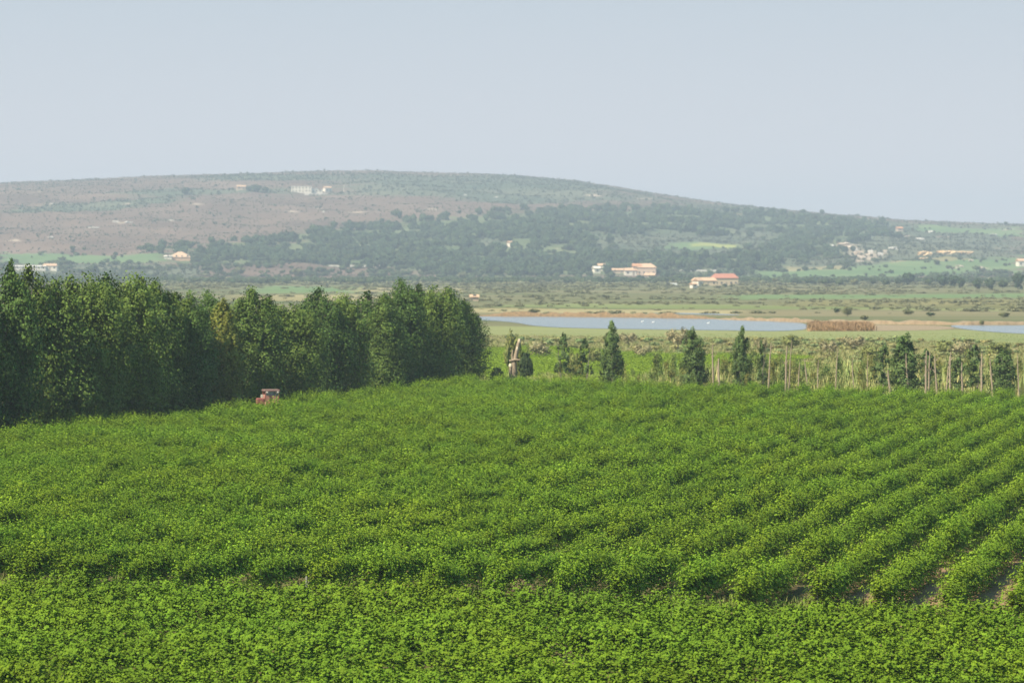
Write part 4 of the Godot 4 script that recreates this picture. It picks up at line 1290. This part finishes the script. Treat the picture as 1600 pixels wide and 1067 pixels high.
# ---------------------------------------------------------------- the tractor
func build_tractor() -> void:
	var far := 262.0
	var k := (423.0 - 800.0) / LENS
	var t := thing("red_tractor", "red tractor with a cab on the headland before the poplars", "tractor", Vector3(k * 262.0, 0, -far), 0.0)
	var red := mat(Color(0.27, 0.09, 0.075), 0.8)
	var pink := mat(Color(0.38, 0.19, 0.15), 0.8)
	var grey := mat(Color(0.17, 0.10, 0.085), 0.8)
	var dark := mat(Color(0.02, 0.02, 0.02), 0.8)
	var glass := StandardMaterial3D.new()
	glass.albedo_color = Color(0.5, 0.55, 0.55, 0.25)
	glass.transparency = BaseMaterial3D.TRANSPARENCY_ALPHA
	glass.roughness = 0.05
	# it comes towards the camera (+z)
	part("chassis", box(Vector3(0.7, 0.5, 3.2), 0.06), dark, t, Vector3(0, 0.75, 0.2))
	part("hood", box(Vector3(0.85, 0.75, 1.5), 0.12), red, t, Vector3(0, 1.35, 1.35))
	part("grille", box(Vector3(0.6, 0.5, 0.05), 0.01), dark, t, Vector3(0, 1.3, 2.12))
	part("cab_base", box(Vector3(1.35, 1.2, 1.3), 0.08), pink, t, Vector3(0, 1.68, -0.2))
	var gl := part("windscreen", box(Vector3(1.2, 0.36, 0.03)), glass, t, Vector3(0, 2.44, 0.44))
	gl.rotation.x = -0.08
	for q in [[-0.62, 0.42], [0.62, 0.42], [-0.62, -0.8], [0.62, -0.8]]:
		part("cab_pillar", box(Vector3(0.09, 0.85, 0.09), 0.02), red, t, Vector3(q[0], 2.2, q[1]))
	part("cab_roof", box(Vector3(1.5, 0.16, 1.55), 0.06), grey, t, Vector3(0, 2.7, -0.18))
	for q in [-0.5, 0.5]:
		part("work_lamp", box(Vector3(0.2, 0.13, 0.1), 0.02), mat(Color(0.6, 0.55, 0.48), 0.4), t, Vector3(q, 2.55, 0.62))
	part("rear_tank", box(Vector3(1.3, 1.0, 1.0), 0.2), pink, t, Vector3(0, 1.7, -1.6))
	for q in [[-0.75, 0.62, -0.7, 0.34], [0.75, 0.62, -0.7, 0.34], [-0.62, 0.42, 1.5, 0.26], [0.62, 0.42, 1.5, 0.26]]:
		var c := CylinderMesh.new()
		c.top_radius = q[1]; c.bottom_radius = q[1]; c.height = q[3]; c.radial_segments = 24
		var w := part("wheel", c, dark, t, Vector3(q[0], q[1], q[2]))
		w.rotation.z = PI / 2
		var r := CylinderMesh.new()
		r.top_radius = q[1] * 0.5; r.bottom_radius = q[1] * 0.5; r.height = q[3] + 0.04; r.radial_segments = 20
		part("rim", r, mat(Color(0.6, 0.55, 0.45), 0.5), w)
	for q in [-1.0, 1.0]:
		var f := part("fender", box(Vector3(0.36, 0.12, 1.0), 0.05), red, t, Vector3(q * 0.8, 1.36, -0.7))
		f.rotation.z = -q * 0.15
	part("exhaust", tube([Vector3(0.3, 1.6, 1.0), Vector3(0.3, 2.5, 1.0), Vector3(0.34, 2.6, 0.98)], [0.04, 0.04, 0.035], 8), dark, t)
	part("side_box", box(Vector3(0.7, 0.5, 0.5), 0.06), red, t, Vector3(-1.05, 1.75, 0.1))
	part("mirror", box(Vector3(0.22, 0.28, 0.05), 0.02), mat(Color(0.65, 0.6, 0.5), 0.3), t, Vector3(-0.95, 2.2, 0.5))
	t.rotation.y = 0.25
	t.scale = Vector3.ONE * 0.93

func build_track() -> void:
	# bare soil between the two fields, with a few weeds and a dried bush
	var dir := Vector3(sin(ROW_TURN), 0, -cos(ROW_TURN))
	var across := Vector3(cos(ROW_TURN), 0, sin(ROW_TURN))
	var mid := Vector3(0, 0.004, -116.4)
	var st := SurfaceTool.new()
	st.begin(Mesh.PRIMITIVE_TRIANGLES)
	var n := 60
	for i in n:
		var a := lerpf(-75.0, 45.0, float(i) / n)
		var b := lerpf(-75.0, 45.0, float(i + 1) / n)
		var w0 := 3.6 + 0.4 * sin(i * 1.7)
		var w1 := 3.6 + 0.4 * sin((i + 1) * 1.7)
		var q := [mid + across * a - dir * w0, mid + across * a + dir * w0, mid + across * b - dir * w1, mid + across * b + dir * w1]
		for v in [q[0], q[1], q[2], q[2], q[1], q[3]]:
			st.set_normal(Vector3.UP)
			st.add_vertex(v)
	var m := grainy(Color(0.24, 0.14, 0.08), Color(0.38, 0.235, 0.145), 3.0, 1.0, 31)
	tag(part("dirt_track", st.commit(), m, self), "bare reddish track between the two vine fields", "track", "", "structure")
	var tuft := tuft_mesh(53, 50, 0.5, 0.28, 0.022, Color(0.20, 0.19, 0.07), Color(0.10, 0.16, 0.035))
	rng.seed = 74
	var xf := []
	for i in 2400:
		var u := rng.randf_range(-30.0, 26.0)
		if rng.randf() < smoothstep(4.0, 18.0, u) * 0.8: continue
		var p := mid + across * u + dir * rng.randf_range(-3.4, 4.4)
		var k := rng.randf_range(0.5, 1.35)
		xf.append(Transform3D(Basis(Vector3.UP, rng.randf() * TAU).scaled_local(Vector3(k, k, k)), p))
	tag(many("track_weeds", tuft, M.weed, xf, [], self), "short weeds growing on the bare track", "weeds")
	var p2 := at(815, 935, 117.5)
	var dry := round_crown(45, 20, 60, 0.08, Color(0.17, 0.13, 0.07), 0.9)
	tree("dried_bush", "dried brown bush at the row ends beside the track", "bush", Vector3(p2.x, 0, p2.z), dry, M.weed, trunk_mesh(46, 0.8, 0.03, 8, 0.4), M.dead_bark, Vector3(0.75, 0.75, 0.75), 0.0)

# ---------------------------------------------------------------- all of it
func _ready() -> void:
	var cam := Camera3D.new()
	cam.name = "camera"
	cam.position = EYE
	cam.rotation.x = -TILT
	cam.fov = rad_to_deg(2.0 * atan(533.5 / LENS))
	cam.near = 0.5
	cam.far = 12000.0
	# a long lens wide open, focused on the front of the larger vineyard: near and far are a touch soft
	var lens := CameraAttributesPhysical.new()
	lens.frustum_focal_length = 108.0
	lens.frustum_focus_distance = 135.0
	lens.exposure_aperture = 1.5
	lens.frustum_near = 0.5
	lens.frustum_far = 12000.0
	cam.attributes = lens
	add_child(cam)
	cam.fov = rad_to_deg(2.0 * atan(533.5 / LENS))
	cam.current = true
	var sky_m := ProceduralSkyMaterial.new()
	sky_m.sky_top_color = Color(0.43, 0.66, 0.75)
	sky_m.sky_horizon_color = Color(0.89, 0.865, 0.88)
	sky_m.sky_curve = 0.11
	sky_m.ground_bottom_color = Color(0.3, 0.32, 0.25)
	sky_m.ground_horizon_color = Color(0.6, 0.62, 0.6)
	sky_m.sun_angle_max = 12.0
	var sky := Sky.new()
	sky.sky_material = sky_m
	var env := Environment.new()
	env.background_mode = Environment.BG_SKY
	env.sky = sky
	env.background_energy_multiplier = 0.65
	env.tonemap_mode = Environment.TONE_MAPPER_LINEAR
	env.tonemap_exposure = 1.7
	env.sdfgi_enabled = true
	env.ssao_enabled = true
	env.ssil_enabled = true
	env.fog_enabled = true
	env.fog_density = 0.000175
	env.fog_light_color = Color(0.81, 0.87, 0.945)
	var we := WorldEnvironment.new()
	we.name = "world_environment"
	we.environment = env
	add_child(we)
	var sun := DirectionalLight3D.new()
	sun.name = "sun"
	sun.light_energy = 1.6
	sun.light_color = Color(1.0, 0.95, 0.86)
	sun.light_angular_distance = 0.5
	sun.shadow_enabled = true
	add_child(sun)
	sun.basis = Basis.looking_at(-Vector3(-0.66, 0.93, 0.48).normalized())

	relief.seed = 3
	relief.frequency = 0.012
	relief.fractal_octaves = 4
	lumps.seed = 8
	lumps.frequency = 0.02
	lumps.fractal_octaves = 3
	wob.seed = 12
	wob.frequency = 0.02
	wob.fractal_octaves = 3
	# the skyline of the hill
	crest.append(Vector2(-2400, 95))
	crest.append(Vector2(-1500, 125))
	for p in [[-200, 294], [0, 284.5], [150, 279], [300, 273], [400, 268.5], [500, 266.5], [600, 266], [700, 269.5], [800, 273], [900, 282], [1000, 298], [1100, 313], [1180, 322], [1250, 330], [1300, 334], [1400, 342], [1500, 347], [1600, 351], [1800, 356]]:
		var w := at(p[0], p[1], 4880.0)
		crest.append(Vector2(w.x, w.y))
	crest.append(Vector2(2400, 40))
	make_materials()
	lay_covers()
	build_ground()
	build_water()
	build_windbreak()
	build_vineyard()
	build_track()
	build_middle()
	build_houses()
	build_far_trees()
	build_tractor()
